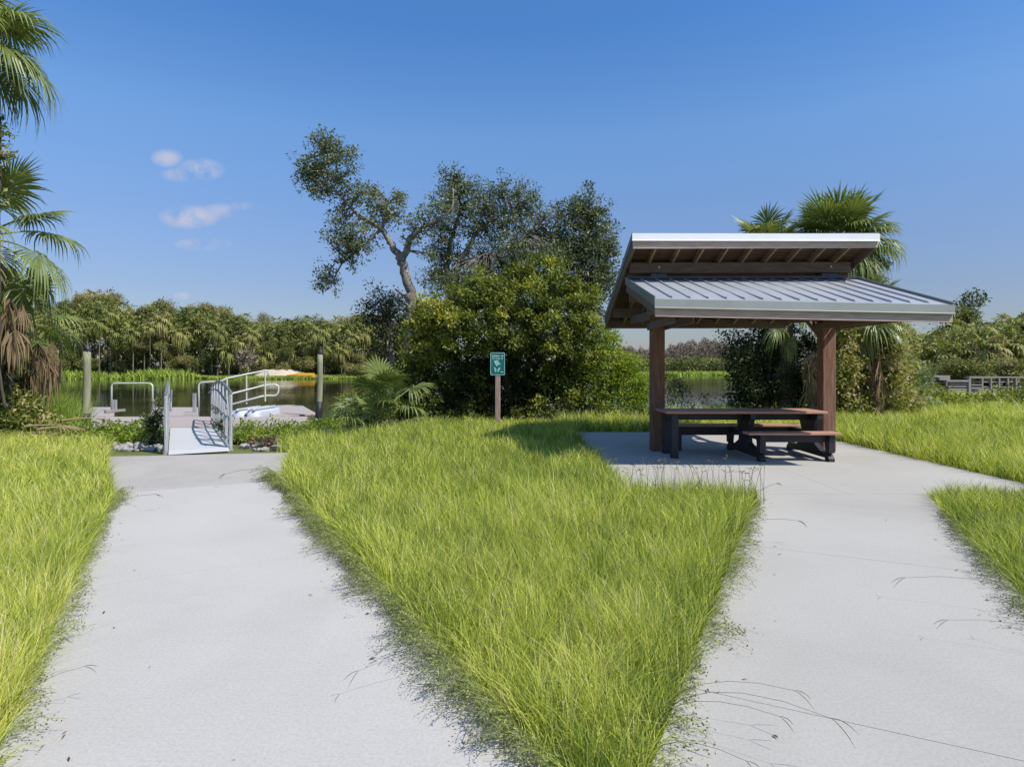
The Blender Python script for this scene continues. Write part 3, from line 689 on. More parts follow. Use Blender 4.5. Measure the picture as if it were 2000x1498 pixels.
# fascias
mb=MB(); v=[]
for (dy,dz) in((0,-.05),(0,-.232),(.04,-.232),(.04,-.05)): v.append([-HW,-2.556+dy,2.41+dz]); v.append([HW,-2.556+dy,2.32+dz])
mb.add(v,[[0,2,3,1],[2,4,5,3],[4,6,7,5],[6,0,1,7],[0,6,4,2],[1,3,5,7]]); mb.build('fascia_board',M['fascia'],pav)
mb=MB(); mb.cbox(-HW,HW,-.806,-.766,3.435,3.62); mb.build('fascia_board',M['fascia'],pav)
mb=MB(); mb.cbox(-HW,HW,2.646,2.686,2.33,2.535); mb.build('fascia_board',M['beam'],pav)
for sgn in(-1,1):
    x=sgn*(HW-.02)
    mb=MB(); mb.beam([x,-2.51,zf(x,-2.51)-.135],[x,-.15,zf(x,-.15)-.135],.038,.17); mb.build('rake_board',M['beam'],pav)
    mb=MB(); mb.beam([x,-.76,zb(-.76)-.14],[x,2.64,zb(2.64)-.14],.038,.18); mb.build('rake_board',M['beam'],pav)
for k in range(9):
    x=-HW+.40+k*.40
    mb=MB(); mb.beam([x,-2.51,zf(x,-2.51)-.115],[x,-.15,zf(x,-.15)-.115],.038,.135); mb.build('rafter',M['rafter'],pav)
    mb=MB(); mb.beam([x,-.76,zb(-.76)-.115],[x,2.64,zb(2.64)-.115],.038,.135); mb.build('rafter',M['rafter'],pav)
# beams
mb=MB(); mb.cbox(-HW+.06,HW-.10,-.165,-.118,3.13,3.315); b=mb.build('ridge_beam',M['beam'],pav)
for x in(-1.43,1.55):
    m2=MB(); m2.tube([[x,-.18,3.23],[x,-.164,3.23]],.017,10); m2.build('bolt',M['galv'],b)
mb=MB(); mb.cbox(-HW+.06,HW-.06,.118,.165,3.02,3.2); mb.build('ridge_beam',M['beam'],pav)
mb=MB(); mb.cbox(-HW+.05,HW-.05,-.165,-.118,2.62,2.80); mb.build('ledger_beam',M['beam'],pav)
mb=MB(); mb.cbox(-HW+.05,HW-.05,1.72,1.80,2.50,2.69); mb.build('purlin_beam',M['beam'],pav)
mb=MB(); mb.cbox(-HW+.05,HW-.05,-1.78,-1.70,2.27,2.42); mb.build('purlin_beam',M['beam'],pav)
for x in(-1.43,1.55):
    for dx in(-.14,.14):
        mb=MB(); mb.beam([x+dx,-.1,2.38],[x+dx,1.85,2.46],.038,.16); mb.beam([x+dx,.1,2.2],[x+dx,-1.85,2.2],.038,.12); mb.build('outrigger_beam',M['beam'],pav)
    mb=MB(); mb.beam([x,.1,1.98],[x,.75,2.4],.09,.09); mb.build('knee_brace',M['beam'],pav)
    mb=MB(); mb.beam([x,1.1,2.45],[x,1.1,zb(1.1)-.19],.08,.08); mb.build('strut',M['beam'],pav)
# vertical flashing along the top of the lower roof
mb=MB(); mb.box(-HW,HW,-.15,-.142,3.0,3.075); mb.box(-HW,HW,-.22,-.15,3.02,3.028); mb.build('flashing',M['dark_metal'],pav)

# ------------------------------------------------------------------ picnic table
tb=empty('picnic_table',(3.9,10.3,0)); tag(tb,'long brown-topped picnic table with black trestles and two attached benches under the shelter','picnic table')
TX0,TX1=-1.40,1.22
def planks(n,y0,y1,x0,x1,z0,z1,name):
    w_=(y1-y0)/n
    for i in range(n):
        mb=MB(); mb.cbox(x0+rng.uniform(-.004,.004),x1,y0+i*w_+.004,y0+(i+1)*w_-.004,z0,z1,.006); mb.build(name,M['top'],tb)
planks(5,-.35,.40,TX0,TX1,.725,.765,'tabletop_plank')
planks(2,-.76,-.47,-.22,1.22,.425,.462,'front_bench_plank')
planks(2,.56,.85,-.98,1.22,.425,.462,'rear_bench_plank')
def trestle(x,front=True,rear=True,nm='trestle'):
    t=.045; mb=MB(); x0,x1=x-t,x+t
    ya=-.72 if front else -.30; yb_=.82 if rear else .35
    def plate(poly):
        p=np.array(poly,float); n=len(p)
        v=np.vstack([np.c_[np.full(n,x0),p],np.c_[np.full(n,x1),p]]); c=p.mean(0)
        q=[[i,n+i,n+(i+1)%n,(i+1)%n] for i in range(n)]
        tt=[[0,i+1,i] for i in range(1,n-1)][:]+[[n,n+i,n+i+1] for i in range(1,n-1)]
        mb.add(v,q,tt)
    plate([(ya+.02,0),(ya+.14,0.0),(ya+.16,.05),(ya+.02,.05)])           # foot pads
    plate([(yb_-.14,0),(yb_-.02,0),(yb_-.02,.05),(yb_-.16,.05)])
    plate([(ya+.02,.05),(yb_-.02,.05),(yb_-.10,.14),(ya+.10,.14)])            # runner
    plate([(-.20,.14),(.24,.14),(.20,.33),(-.16,.33)])                           # column
    plate([(ya,.335),(yb_,.335),(yb_,.42),(ya,.42)])                      # bench bearer
    plate([(-.17,.42),(.21,.42),(.33,.64),(-.29,.64)])
    plate([(-.33,.64),(.38,.64),(.38,.723),(-.33,.723)])
    if front: plate([(ya+.02,.14),(ya+.13,.14),(ya+.17,.335),(ya+.01,.335)]); plate([(-.42,.14),(-.2,.14),(-.2,.24)])
    if rear: plate([(yb_-.13,.14),(yb_-.02,.14),(yb_-.01,.335),(yb_-.17,.335)]); plate([(.24,.14),(.45,.14),(.24,.24)])
    mb.build(nm,M['black'],tb)
trestle(0.02); trestle(1.10)
# wheelchair end: plain leg frame, only carrying the rear bench
mb=MB()
for yy in(-.27,.27): mb.cbox(-1.31,-1.19,yy-.05,yy+.05,0,.722,.01)
mb.cbox(-1.30,-1.20,-.22,.22,.62,.72,.008); mb.build('end_leg_frame',M['black'],tb)
mb=MB(); mb.cbox(-.98,-.88,.62,.80,0,.422,.01); mb.build('bench_leg',M['black'],tb)
mb=MB(); mb.cbox(-1.19,-.03,-.03,.03,.60,.72,.006); mb.cbox(.07,1.05,-.03,.03,.60,.72,.006); mb.build('top_rail',M['black'],tb)
mb=MB(); mb.cbox(.07,1.05,-.62,-.56,.30,.42,.006); mb.build('bench_rail',M['black'],tb)
mb=MB(); mb.cbox(-.88,1.05,.66,.72,.27,.42,.006); mb.build('bench_rail',M['black'],tb)

# ------------------------------------------------------------------ sign
sg=empty('notice_sign',tuple(W(972,830,15.4)*[1,1,0])); tag(sg,'small green notice sign on a brown post in front of the big bush','sign')
mb=MB(); mb.cbox(-.065,.065,-.045,.045,0,1.50,.01); mb.build('post',M['signpost'],sg)
# rounded plate
def rrect(w,h,r,n=5):
    p=[]
    for cx,cz,a0 in((w-r,h-r,0),(-w+r,h-r,90),(-w+r,-h+r,180),(w-r,-h+r,270)):
        for i in range(n): a=math.radians(a0+90*i/(n-1)); p.append((cx+r*math.cos(a),cz+r*math.sin(a)))
    return p
def vplate(mb,poly,y0,y1,cz=0,cx=0):
    n=len(poly); p=np.array(poly); v=np.vstack([np.c_[p[:,0]+cx,np.full(n,y0),p[:,1]+cz],np.c_[p[:,0]+cx,np.full(n,y1),p[:,1]+cz]])
    mb.add(v,[[i,n+i,n+(i+1)%n,(i+1)%n] for i in range(n)],[[0,i,i+1] for i in range(1,n-1)]+[[n,n+i+1,n+i] for i in range(1,n-1)])
CZ=1.555
mb=MB(); vplate(mb,rrect(.185,.285,.035),-.052,-.048,CZ); plate_=mb.build('sign_plate',M['sign'],sg)
mb=MB(); o1=rrect(.180,.280,.032); i1=rrect(.166,.266,.024); n=len(o1)
v=[[a_,-.0545,b_+CZ] for a_,b_ in o1]+[[a_,-.0545,b_+CZ] for a_,b_ in i1]; mb.add(v,[[i,(i+1)%n,n+(i+1)%n,n+i] for i in range(n)]); mb.build('sign_border',M['sign_w'],plate_)
mb=MB()
def sb(x0,x1,z0,z1): mb.box(x0,x1,-.0560,-.0525,CZ+z0,CZ+z1)
for x0,x1 in((-.14,-.115),(-.108,-.085),(-.078,-.055),(-.048,-.022),(-.015,.01),(.02,.045),(.085,.11),(.118,.14)): sb(x0,x1,.175,.215)
for x0,x1 in((-.14,-.12),(-.112,-.095),(-.088,-.07),(-.05,-.03),(-.022,.0),(.008,.03),(.038,.06),(.08,.10),(.107,.13)): sb(x0,x1,.118,.148)
vplate(mb,[(-.10,.075),(-.03,.09),(.02,.05),(.07,.0),(.075,-.02),(.02,-.02),(.0,-.055),(-.03,-.055),(-.06,-.01)],-.0560,-.0525,CZ)
vplate(mb,[(-.02,.07),(.0,.095),(.03,.095),(.03,.075),(.0,.068)],-.0565,-.0525,CZ)
vplate(mb,[(-.10,-.09),(-.06,-.09),(-.03,-.14),(-.035,-.2),(-.075,-.2),(-.075,-.15)],-.0560,-.0525,CZ)
vplate(mb,[(.03,-.09),(.065,-.09),(.06,-.14),(.03,-.16),(.03,-.2),(-.005,-.2),(0.,-.14)],-.0560,-.0525,CZ)
sb(.07,.14,-.215,-.19)
mb.build('sign_lettering',M['sign_w'],plate_)

# ------------------------------------------------------------------ gangway
gw_o=np.array([-5.52,10.84]); ang=math.atan2(.55,1)
gwy=empty('gangway',(gw_o[0],gw_o[1],0.0),ang); tag(gwy,'aluminium gangway with arched side rails leading down to the dock','gangway')
GL=6.4; GW=.47
zg=lambda y: .03-.012*y
mb=MB()
mb.add([[-GW,0,zg(0)],[GW,0,zg(0)],[GW,GL,zg(GL)],[-GW,GL,zg(GL)],[-GW,0,zg(0)-.05],[GW,0,zg(0)-.05],[GW,GL,zg(GL)-.05],[-GW,GL,zg(GL)-.05]],[[0,1,2,3],[4,7,6,5],[0,4,5,1],[1,5,6,2],[2,6,7,3],[3,7,4,0]])
mb.add([[-GW,-.28,.004],[GW,-.28,.004],[GW,.01,zg(0)+.006],[-GW,.01,zg(0)+.006]],[[0,1,2,3]])
mb.build('walkway_deck',M['alu_deck'],gwy)
arch=lambda y: zg(y)+1.0+.16*math.sin(math.pi*min(1,max(0,y/GL)))
for sx_ in(-1,1):
    x=sx_*(GW+.04); ys=np.linspace(.05,GL-.05,7)
    rl=MB(); rl.tube([[x,y,zg(y)-.06] for y in np.linspace(0,GL,6)],.05,6); 
    rail=rl.build('side_truss',M['alu'],gwy)
    for i,y in enumerate(ys):
        m2=MB(); wv=.055 if i in(0,6) else .03
        m2.cbox(x-.028,x+.028,y-wv,y+wv,zg(y)-.1,arch(y)-.0); m2.build('post',M['alu'],rail)
    m2=MB(); m2.tube([[x,y,arch(y)] for y in np.linspace(-.02,GL,16)],.027,8); m2.build('top_chord',M['dull_rail'],rail)
    m2=MB(); m2.tube([[x-sx_*.07,.02,arch(0)-.30]]+[[x-sx_*.075,y,arch(y)-.18] for y in np.linspace(.12,GL-.1,14)],.019,8); m2.build('handrail',M['dull_rail'],rail)
    m2=MB(); m2.tube([[x,y,zg(y)+.52] for y in np.linspace(0,GL,6)],.018,6); m2.tube([[x,y,zg(y)+.12] for y in np.linspace(0,GL,6)],.018,6)
    for i in range(6):
        a0,a1=(ys[i],ys[i+1]); m2.tube([[x,a0,zg(a0)+.1],[x,a1,arch(a1)-.04]],.018,6)
    m2.build('braces',M['alu'],rail)
    m2=MB(); m2.box(x-.004,x+.004,-.02,.32,zg(0)+.25,arch(.1)-.06); m2.build('end_plate',M['alu_deck'],rail)

# ------------------------------------------------------------------ dock
dk=empty('floating_dock',(-9,18,0)); tag(dk,'tan planked floating dock with two boat slips beyond the gangway','dock')
def dquad(name,pp,zt=0.0,th=.28,inset=0):
    P=np.array([G(x,y,zt)[:2] for x,y in pp])-np.array([-9,18.]); 
    mb=MB(); mb.prism(P[::-1] if False else P,zt-.035,zt); d=mb.build(name,M['dock'],dk)
    c=P.mean(0); P2=c+(P-c)*1.004; m2=MB(); m2.prism(P2,zt-th,zt-.036); m2.build('dock_skirt',M['dock_side'],d)
dquad('deck_section',[(106,834),(603,832),(600,813.2),(128,814)])
dquad('deck_section',[(128,813.6),(223,813.0),(224,795),(152,795)])
dquad('deck_section',[(294,812.8),(389,812.8),(388,795.5),(296,795.2)])
dquad('deck_section',[(533,812.6),(619,808),(588,790.5),(530,791)])
# grab rail round the slip
def rrail(name,label,pts,r,cat='handrail',rad=.12,mat='galv',grp=None):
    # rounded polyline
    P=[np.array(p,float) for p in pts]; out=[P[0]]
    for i in range(1,len(P)-1):
        a_=P[i-1]-P[i]; b_=P[i+1]-P[i]; rr=min(rad,np.linalg.norm(a_)*.45,np.linalg.norm(b_)*.45); a_/=np.linalg.norm(a_); b_/=np.linalg.norm(b_)
        s=P[i]+a_*rr; e=P[i]+b_*rr
        for t in(0,.25,.5,.75,1): out.append((1-t)**2*s+2*t*(1-t)*P[i]+t*t*e)
    out.append(P[-1]); return np.array(out)
ur0=empty('slip_grab_rail',tuple(G(257,805))); tag(ur0,'square-topped pipe grab rail standing over the left dock slip','handrail')
b0=np.array(ur0.location)
pL=G(218,802); pR=G(298,802); mb=MB(); top=np.array([0,0,.92])
mb.tube(rrail('','',[pL,pL+top,pR+top,pR],.03,rad=.14)-b0,.03,8); mb.build('pipe_frame',M['galv'],ur0,smooth=True)
for p,dx in((pL,.14),(pL,.06),(pR,.05)):
    mb=MB(); q_=p+[dx,0,0]-b0; mb.cbox(q_[0]-.035,q_[0]+.035,q_[1]-.03,q_[1]+.03,0,.36); mb.cbox(q_[0]-.08,q_[0]+.08,q_[1]-.07,q_[1]+.07,0,.02); mb.build('socket_post',M['alu'],ur0)
mb=MB(); c_=G(215,806)-b0; mb.beam(c_+[-.0,-.25,.05],c_+[.18,.45,.05],.1,.08); mb.build('edge_curb',M['greywood'],ur0)
# launch handrails
hr=empty('launch_handrail',tuple(G(389,812))); tag(hr,'long bent pipe handrail rising over the kayak launch on the dock','handrail'); b0=np.array(hr.location)
D0=18.6
def R_(px,py,D): return W(px,py,D)-b0
mb=MB(); mb.tube(rrail('','',[W(389,811,18.6),W(388,747,18.6),W(431,745,18.7),W(444,738.5,18.8),W(524,722.5,19.4),W(524,735,19.4)],.03,rad=.13)-b0,.028,8); mb.build('upper_rail',M['galv'],hr,smooth=True)
mb=MB(); mb.tube(rrail('','',[W(446,778,18.7),W(452,769,18.8),W(521,751.5,19.4),W(545,750.5,19.5),W(543,773.5,19.5),W(519,772,19.4),W(440,793,18.7)],.03,rad=.22)-b0,.028,8); mb.build('loop_rail',M['galv'],hr,smooth=True)
for x,y0,y1,D in((443.5,739,795,18.8),(481.5,732,789,19.1),(518,725,784,19.35)):
    mb=MB(); mb.tube([R_(x,y0,D),R_(x,y1,D)],.024,8); mb.build('post',M['galv'],hr)
mb=MB(); c_=G(380,806)-b0; mb.cbox(c_[0]-.05,c_[0]+.05,c_[1]-.04,c_[1]+.04,0,.62); mb.build('socket_post',M['alu'],hr)
# kayak launch
kl=empty('kayak_launch',tuple(W(490,800,19.0)*[1,1,0])); tag(kl,'white moulded plastic kayak launch floating in the right dock slip','kayak launch'); b0=np.array(kl.location)
mb=MB()
def hull(xa,xb,ya,yb_,za,zb_,tp=.1): 
    m=10; P=[]
    for zz,s_ in((za,1-tp),(za+.08,1.),(zb_-.05,1.),(zb_,.93)):
        for k in range(m*2):
            a_=k/(m*2)*2*math.pi; cx,cy=math.cos(a_),math.sin(a_); ex=np.sign(cx)*abs(cx)**.35; ey=np.sign(cy)*abs(cy)**.35
            P.append([(xa+xb)/2+ex*(xb-xa)/2*s_,(ya+yb_)/2+ey*(yb_-ya)/2*s_,zz])
    n=m*2; q=[[r*n+k,r*n+(k+1)%n,(r+1)*n+(k+1)%n,(r+1)*n+k] for r in range(3) for k in range(n)]
    t=[[3*n,3*n+k,3*n+k+1] for k in range(1,n-1)]; mb.add(P,q,t)
hull(-.82,-.22,-.9,.9,-.45,.10); hull(-.20,.18,-.9,.8,-.45,.16); hull(.20,.62,-.9,.9,-.45,.17)
mb.build('float_body',M['poly'],kl,smooth=True)
mb=MB(); hull(-.05,.02,-.93,.7,.16,.21); hull(.28,.34,-.93,.7,.17,.22); hull(.44,.5,-.93,.7,.17,.22); mb.build('launch_ribs',M['poly'],kl,smooth=True)
# pilings
def piling(px,yt,yb_,D,label,r):
    b=W(px,yb_,D)*[1,1,0]; ht=HC-(yt-HY)/F*D; o=empty('piling',tuple(b)); tag(o,label,'piling',None)
    mb=MB(); n=12; z=np.linspace(-1.4,ht,n); mb.tube(np.stack([.02*np.sin(z*2)+.06*(z/ht),0*z,z],1),r*np.linspace(1.06,.95,n),14); mb.build('shaft',M['pile'],o,smooth=True)
    zb_=HC-(yb_-28-HY)/F*D
    mb=MB(); z=np.linspace(-.5,zb_,4); mb.tube(np.stack([.02*np.sin(z*2)+.06*(z/ht),0*z,z],1),r*1.13,14); mb.build('wear_sleeve',M['black'],o,smooth=True)
    mb=MB(); mb.tube([[.06,0,ht],[.06,0,ht+.06],[.06,0,ht+.13],[.06,0,ht+.25]],[r*1.02,r*.98,r*.6,.01],12,cap=True); mb.build('cone_cap',M['black'],o)
piling(166,686,835,15.6,'weathered wooden piling with a black sleeve, left of the grab rail',.092)
piling(622,692,812,18.6,'slender greenish piling at the right end of the dock, before the palmettos',.085)

# rocks beside the gangway
def rock(name,loc,r,label,grp,seed):
    bm=bmesh.new(); bmesh.ops.create_icosphere(bm,subdivisions=2,radius=1)
    rs=np.random.default_rng(seed); k=rs.normal(0,1,(5,3)); s=rs.uniform(.7,1.2,3)*[1,1,.65]
    for vv in bm.verts:
        p=np.array(vv.co); f=1+.3*sum(math.sin(p@kk*1.6+i) for i,kk in enumerate(k))/2; vv.co=Vector(p*f*s*r)
    me=bpy.data.meshes.new(name); bm.to_mesh(me); bm.free(); me.materials.append(M['rock']); o=bpy.data.objects.new(name,me); COL.objects.link(o)
    o.location=loc; o.rotation_euler=(0,0,seed); tag(o,label,'rock',grp); return o
import bmesh
k=0
for i in range(48):
    px=rng.uniform(218,322); D=rng.uniform(10.95,11.9); x=(px-1000)/F*D; rock('rock',(x,D,hz(np.array(x),np.array(D))*.6+.02),rng.uniform(.03,.09),'pale rough rock in the riprap left of the gangway foot','riprap rocks left of the gangway',i)
for i in range(12):
    px=rng.uniform(462,520); D=rng.uniform(11.0,11.6); x=(px-1000)/F*D; rock('rock',(x,D,hz(np.array(x),np.array(D))*.6+.01),rng.uniform(.04,.09),'pale flat rock between the gangway and the grass wedge','riprap rocks right of the gangway',i+50)
rock('boulder',tuple(W(540,873,11.1)),.085,'single larger round pale rock at the grass corner right of the gangway','x',77); 
bpy.data.objects['boulder'].pop('group',None) if 'group' in bpy.data.objects['boulder'] else None

# boardwalk railing on the far right
def px2(px,D): return (px-1000)/F*D
bd=empty('boardwalk',(px2(1850,31),31,0)); tag(bd,'weathered grey wooden boardwalk with railings in front of the right-hand trees','boardwalk'); bx=px2(1850,31)
def rl(x0,x1,yt,yb_,D,nm='rail',th=.05):
    mb=MB(); z1=HC-(yt-HY)/F*D; z0=HC-(yb_-HY)/F*D; mb.cbox(px2(x0,D)-bx,px2(x1,D)-bx,D-31,D-31+th,z0,z1); mb.build(nm,M['greywood'],bd)
rl(1802,1856,733.5,737.5,31,'cap_rail',.3); rl(1835,1856,737.8,743,30.9,'bench_block',.35); rl(1849,1893,742.5,746.5,30.7,'cap_rail',.25)
for yt in(748.5,753.5,758.5,763): rl(1852,1892,yt,yt+2.6,30.75)
rl(1805,1850,741,743,31.05); rl(1805,1850,747,749,31.05)
for x in(1806,1826,1848): rl(x,x+2.6,737,772,31.1,'rail_post',.1)
rl(1892,1897,740,775,30.7,'rail_post',.12); rl(1893,1936,735.5,739,31.0,'cap_rail',.3)
for yt in(745,751,757): rl(1897,1918,yt,yt+2.2,31.1)
rl(1905,1920,760,768,31.2,'step_board',.5)
for x in(1918,1935,1951,1968,1984,2001,2018,2036,2054): rl(x,x+3,739,776,32.0,'rail_post',.1)
rl(1920,2065,735.8,738.5,32,'cap_rail',.25); rl(1920,2065,745,747,32.06); rl(1920,2065,755,757,32.06); 
mb=MB(); mb.cbox(px2(1800,31)-bx,px2(2065,32)-bx,.1,1.8,-.02,.06); mb.build('walk_deck',M['greywood'],bd)

# far shore bits
mb=MB(); mb.tube([W(560,733.5,97)+[0,0,-0],W(585,734,96.5),W(613,734,96)],[.1,.42,.42],8); o=mb.build('floating_boom',M['orange']); tag(o,'orange floating boom lying along the far shore beside the sandy spit','floating boom')
mb=MB(); c=W(545,730,100); R0=5.5
th=np.linspace(0,2*math.pi,24,endpoint=False)
V=[[c[0],c[1],1.05]]
for r,z in((.35,.85),(.7,.35),(1,-.55)):
    for t in th: V.append([c[0]+math.cos(t)*R0*r*(1+.15*math.sin(3*t)),c[1]+math.sin(t)*3.2*r,z+.1*math.sin(5*t+r)])
mb.add(V,[[1+r*24+k,1+r*24+(k+1)%24,1+(r+1)*24+(k+1)%24,1+(r+1)*24+k][::-1] for r in range(2) for k in range(24)],[[0,1+k,1+(k+1)%24] for k in range(24)])
o=mb.build('sand_spit',M['sand'],smooth=True); tag(o,kind='structure')
#==PART3
# ------------------------------------------------------------------ near vegetation
GD=lambda px,D,z=0: np.array([(px-1000)/F*D,D,z])
# leaning oak
D=21.
plant('oak_tree','sparse leaning oak with a bare forked trunk, its crown reaching left over the river','tree',D,
 [[(812,800,0,.30),(806,700,0,.25),(800,640,0,.22),(806,600,0,.20),(800,560,0,.17),(787,520,0,.15),(778,500,0,.14)],
  [(780,505,0,.13),(765,480,.1,.11),(752,455,.2,.10),(735,440,.2,.09),(705,425,.1,.07),(675,395,0,.05),(650,365,-.2,.04),(635,330,-.4,.035),(632,290,-.4,.02)],
  [(785,510,0,.12),(797,480,-.2,.11),(806,460,-.3,.10),(830,440,-.4,.08),(862,430,-.4,.06),(885,405,-.4,.04),(885,370,-.4,.03)],
  [(745,447,.2,.06),(722,470,.2,.05),(690,495,.3,.04),(664,520,.3,.03),(650,550,.3,.02)],
  [(745,450,.2,.06),(750,420,.5,.05),(760,395,.6,.04),(790,375,.7,.02)],
  [(806,600,0,.07),(792,580,.4,.05),(772,565,.5,.03)]],
 [(632,272,24,22,-.4,.45),(648,300,34,28,-.3,.45),(612,325,36,26,-.3,.42),(640,345,44,28,-.2,.45),(690,318,12,32,-.3,.5),(600,345,24,26,-.4,.42),(630,375,30,16,-.2,.4),
  (690,380,34,26,.1,.5),(660,420,24,18,.1,.4),(720,372,20,16,.3,.5),(745,400,44,26,.4,.62),(780,382,24,9,.6,.58),(752,430,32,20,.3,.55),
  (690,450,44,26,.1,.48),(665,465,34,24,.2,.5),(705,485,34,20,.2,.42),(672,500,24,18,.2,.38),(640,535,26,18,.3,.4),(652,560,14,16,.3,.35),(625,560,14,12,.3,.38),(690,520,10,12,.3,.4),
  (820,440,30,20,-.3,.5),(800,470,18,12,-.3,.5),(860,410,34,22,-.4,.5),(835,500,16,12,-.1,.45)],
 mat='oak',leaf=.10,rc=.17,dens=26,nper=18,twig=.014,tint=.45,shell=.25)
# broad oak behind the bush
D=24.
plant('oak_tree','broad open oak rising behind the large bush, twigs against the sky','tree',D,
 [[(905,800,0,.2),(880,640,0,.16),(880,560,0,.13),(905,500,0,.11),(930,455,0,.08),(960,430,0,.06),(1010,410,0,.03)],
  [(885,580,0,.14),(870,520,.3,.12),(880,470,.4,.09),(900,410,.4,.06),(890,350,.3,.03)],
  [(900,515,0,.12),(950,500,-.5,.09),(1010,480,-.6,.06),(1050,440,-.6,.04)]],
 [(887,345,26,26,.2,.45),(875,385,38,30,.2,.5),(915,370,40,30,.2,.5),(945,400,46,34,0,.52),(905,420,50,30,.1,.5),(985,372,34,22,.2,.5),(1020,392,46,32,.1,.52),(1000,430,54,34,0,.5),(1060,430,36,28,-.2,.5),
  (955,455,50,26,0,.48),(870,450,40,26,.2,.52),(1030,470,50,30,-.2,.48),(850,490,28,22,.3,.5),(880,505,36,26,.2,.5),(1075,475,26,26,-.2,.5),(930,500,44,28,.3,.42),(850,540,34,28,.2,.45),(905,550,40,30,.2,.45),(1000,520,60,34,.3,.4),(960,540,40,30,.4,.4),(930,545,50,30,-3.5,.45),(1030,500,50,22,-3.5,.45),(880,560,36,24,-3.2,.5),(1000,480,40,20,-2,.45),(1075,500,36,20,-3,.45)],
 mat='oak',leaf=.105,rc=.2,dens=19,nper=20,twig=.016,tint=.5,shell=.15)
D=23.
plant('oak_tree','dense dark oak between the broad oak and the shelter roof','tree',D,
 [[(1120,800,0,.2),(1118,650,0,.15),(1125,560,0,.11),(1140,490,0,.07),(1150,430,0,.03)],
  [(1120,600,0,.12),(1160,540,-.3,.09),(1185,480,-.3,.05)],[(1120,590,0,.1),(1090,540,.3,.08),(1085,470,.3,.04)]],
 [(1140,400,26,24,0,.45),(1110,420,24,36,0,.5),(1155,430,38,34,0,.42),(1130,470,60,44,.1,.4),(1175,480,36,48,-.1,.42),(1150,530,56,50,-.2,.4),(1100,500,50,44,.2,.42),(1180,545,30,36,-.1,.42),(1130,585,50,34,-.2,.35),(1160,620,34,28,0,.3),(1148,375,10,14,0,.45)],
 mat='oak',leaf=.105,rc=.19,dens=22,nper=28,twig=.014,tint=.42,shell=.25)
# small dark tree left of the oak trunk
plant('small_dark_tree','small dark shaggy tree left of the oak trunk, above the palmettos','tree',22.5,
 [[(770,790,0,.12),(765,680,0,.1),(760,620,0,.06)]],
 [(745,600,44,34,0,.35),(770,590,34,26,0,.3),(722,590,22,18,0,.5),(760,640,46,36,0,.25),(735,635,30,24,.2,.4),(785,620,26,36,0,.3),(770,690,40,40,.3,.2),(712,615,18,14,0,.55),(800,650,26,40,.5,.25)],
 mat='dark',leaf=.10,rc=.28,dens=10,nper=30,tint=.4,shell=.3)
# the large bush
BD=17.4
plant('large_bush','very large yellow-green leafy bush in the middle, behind the green sign','bush',BD,
 [[(1000,815,.6,.06),(990,740,0,.08),(960,650,.1,.05),(940,600,.1,.03)],[(1000,815,.6,.06),(1030,720,.6,.05),(1050,620,.4,.03)],[(995,815,.6,.05),(940,740,.6,.04),(870,680,.5,.02)],[(1005,815,.6,.05),(1060,760,.6,.04),(1110,700,.5,.02)]],
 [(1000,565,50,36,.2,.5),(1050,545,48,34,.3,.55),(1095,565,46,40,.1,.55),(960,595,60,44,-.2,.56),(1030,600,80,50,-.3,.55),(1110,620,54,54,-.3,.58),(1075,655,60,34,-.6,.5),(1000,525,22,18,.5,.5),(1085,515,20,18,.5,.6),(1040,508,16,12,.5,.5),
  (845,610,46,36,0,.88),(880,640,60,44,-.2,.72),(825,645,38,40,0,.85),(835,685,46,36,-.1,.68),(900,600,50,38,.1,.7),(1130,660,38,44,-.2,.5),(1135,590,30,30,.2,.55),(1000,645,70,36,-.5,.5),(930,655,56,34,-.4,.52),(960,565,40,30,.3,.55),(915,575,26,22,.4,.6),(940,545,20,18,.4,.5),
  (870,720,60,44,.3,.36),(805,735,44,50,.1,.34),(825,785,70,32,.1,.25),(900,775,70,44,.7,.12),(960,720,74,54,.9,.10),(1040,725,74,54,.8,.10),(1090,715,50,46,.2,.42),(1125,740,36,48,.1,.46),(1080,785,60,34,.3,.3),(1000,790,76,34,.7,.12),(1115,788,40,28,0,.45),(930,802,50,20,.2,.3),(860,805,50,18,.2,.3),(1035,805,44,16,0,.5),(980,808,40,12,.1,.4)],  # lowest tints put the overhang's shade into the lower middle leaves
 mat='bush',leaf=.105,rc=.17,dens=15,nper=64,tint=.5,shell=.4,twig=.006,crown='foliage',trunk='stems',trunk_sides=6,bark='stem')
plant('shade_fill_leaves','dark leaf mass added behind the large bush as shade in its lower gaps','shrub',19.2,[],  # dark leaves added to stand in for shade inside the bush
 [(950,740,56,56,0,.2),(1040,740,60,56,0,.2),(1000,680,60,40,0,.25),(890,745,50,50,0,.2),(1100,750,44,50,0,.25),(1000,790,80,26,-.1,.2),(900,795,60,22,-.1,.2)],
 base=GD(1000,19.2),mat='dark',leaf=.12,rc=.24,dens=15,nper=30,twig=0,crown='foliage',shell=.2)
plant('leafy_shrub','bright lime-green vine-hung shrub between the large bush and the left shelter post','shrub',17.6,
 [[(1200,825,0,.06),(1190,740,0,.04),(1180,690,0,.02)]],
 [(1175,665,34,26,-.1,.75),(1165,680,34,30,0,.75),(1185,720,44,40,0,.7),(1215,710,32,26,.2,.72),(1160,750,40,50,.1,.6),(1225,755,38,36,0,.6),(1190,790,50,40,-.1,.5),(1245,790,30,36,0,.5),(1150,800,34,28,.2,.4),(1235,735,26,22,.1,.65),(1262,760,18,30,.1,.55),(1185,655,22,18,.2,.62)],
 mat='lime',leaf=.085,rc=.2,dens=20,nper=40,tint=.5,shell=.4,twig=.006,crown='foliage',trunk='stems',trunk_sides=5,bark='stem')
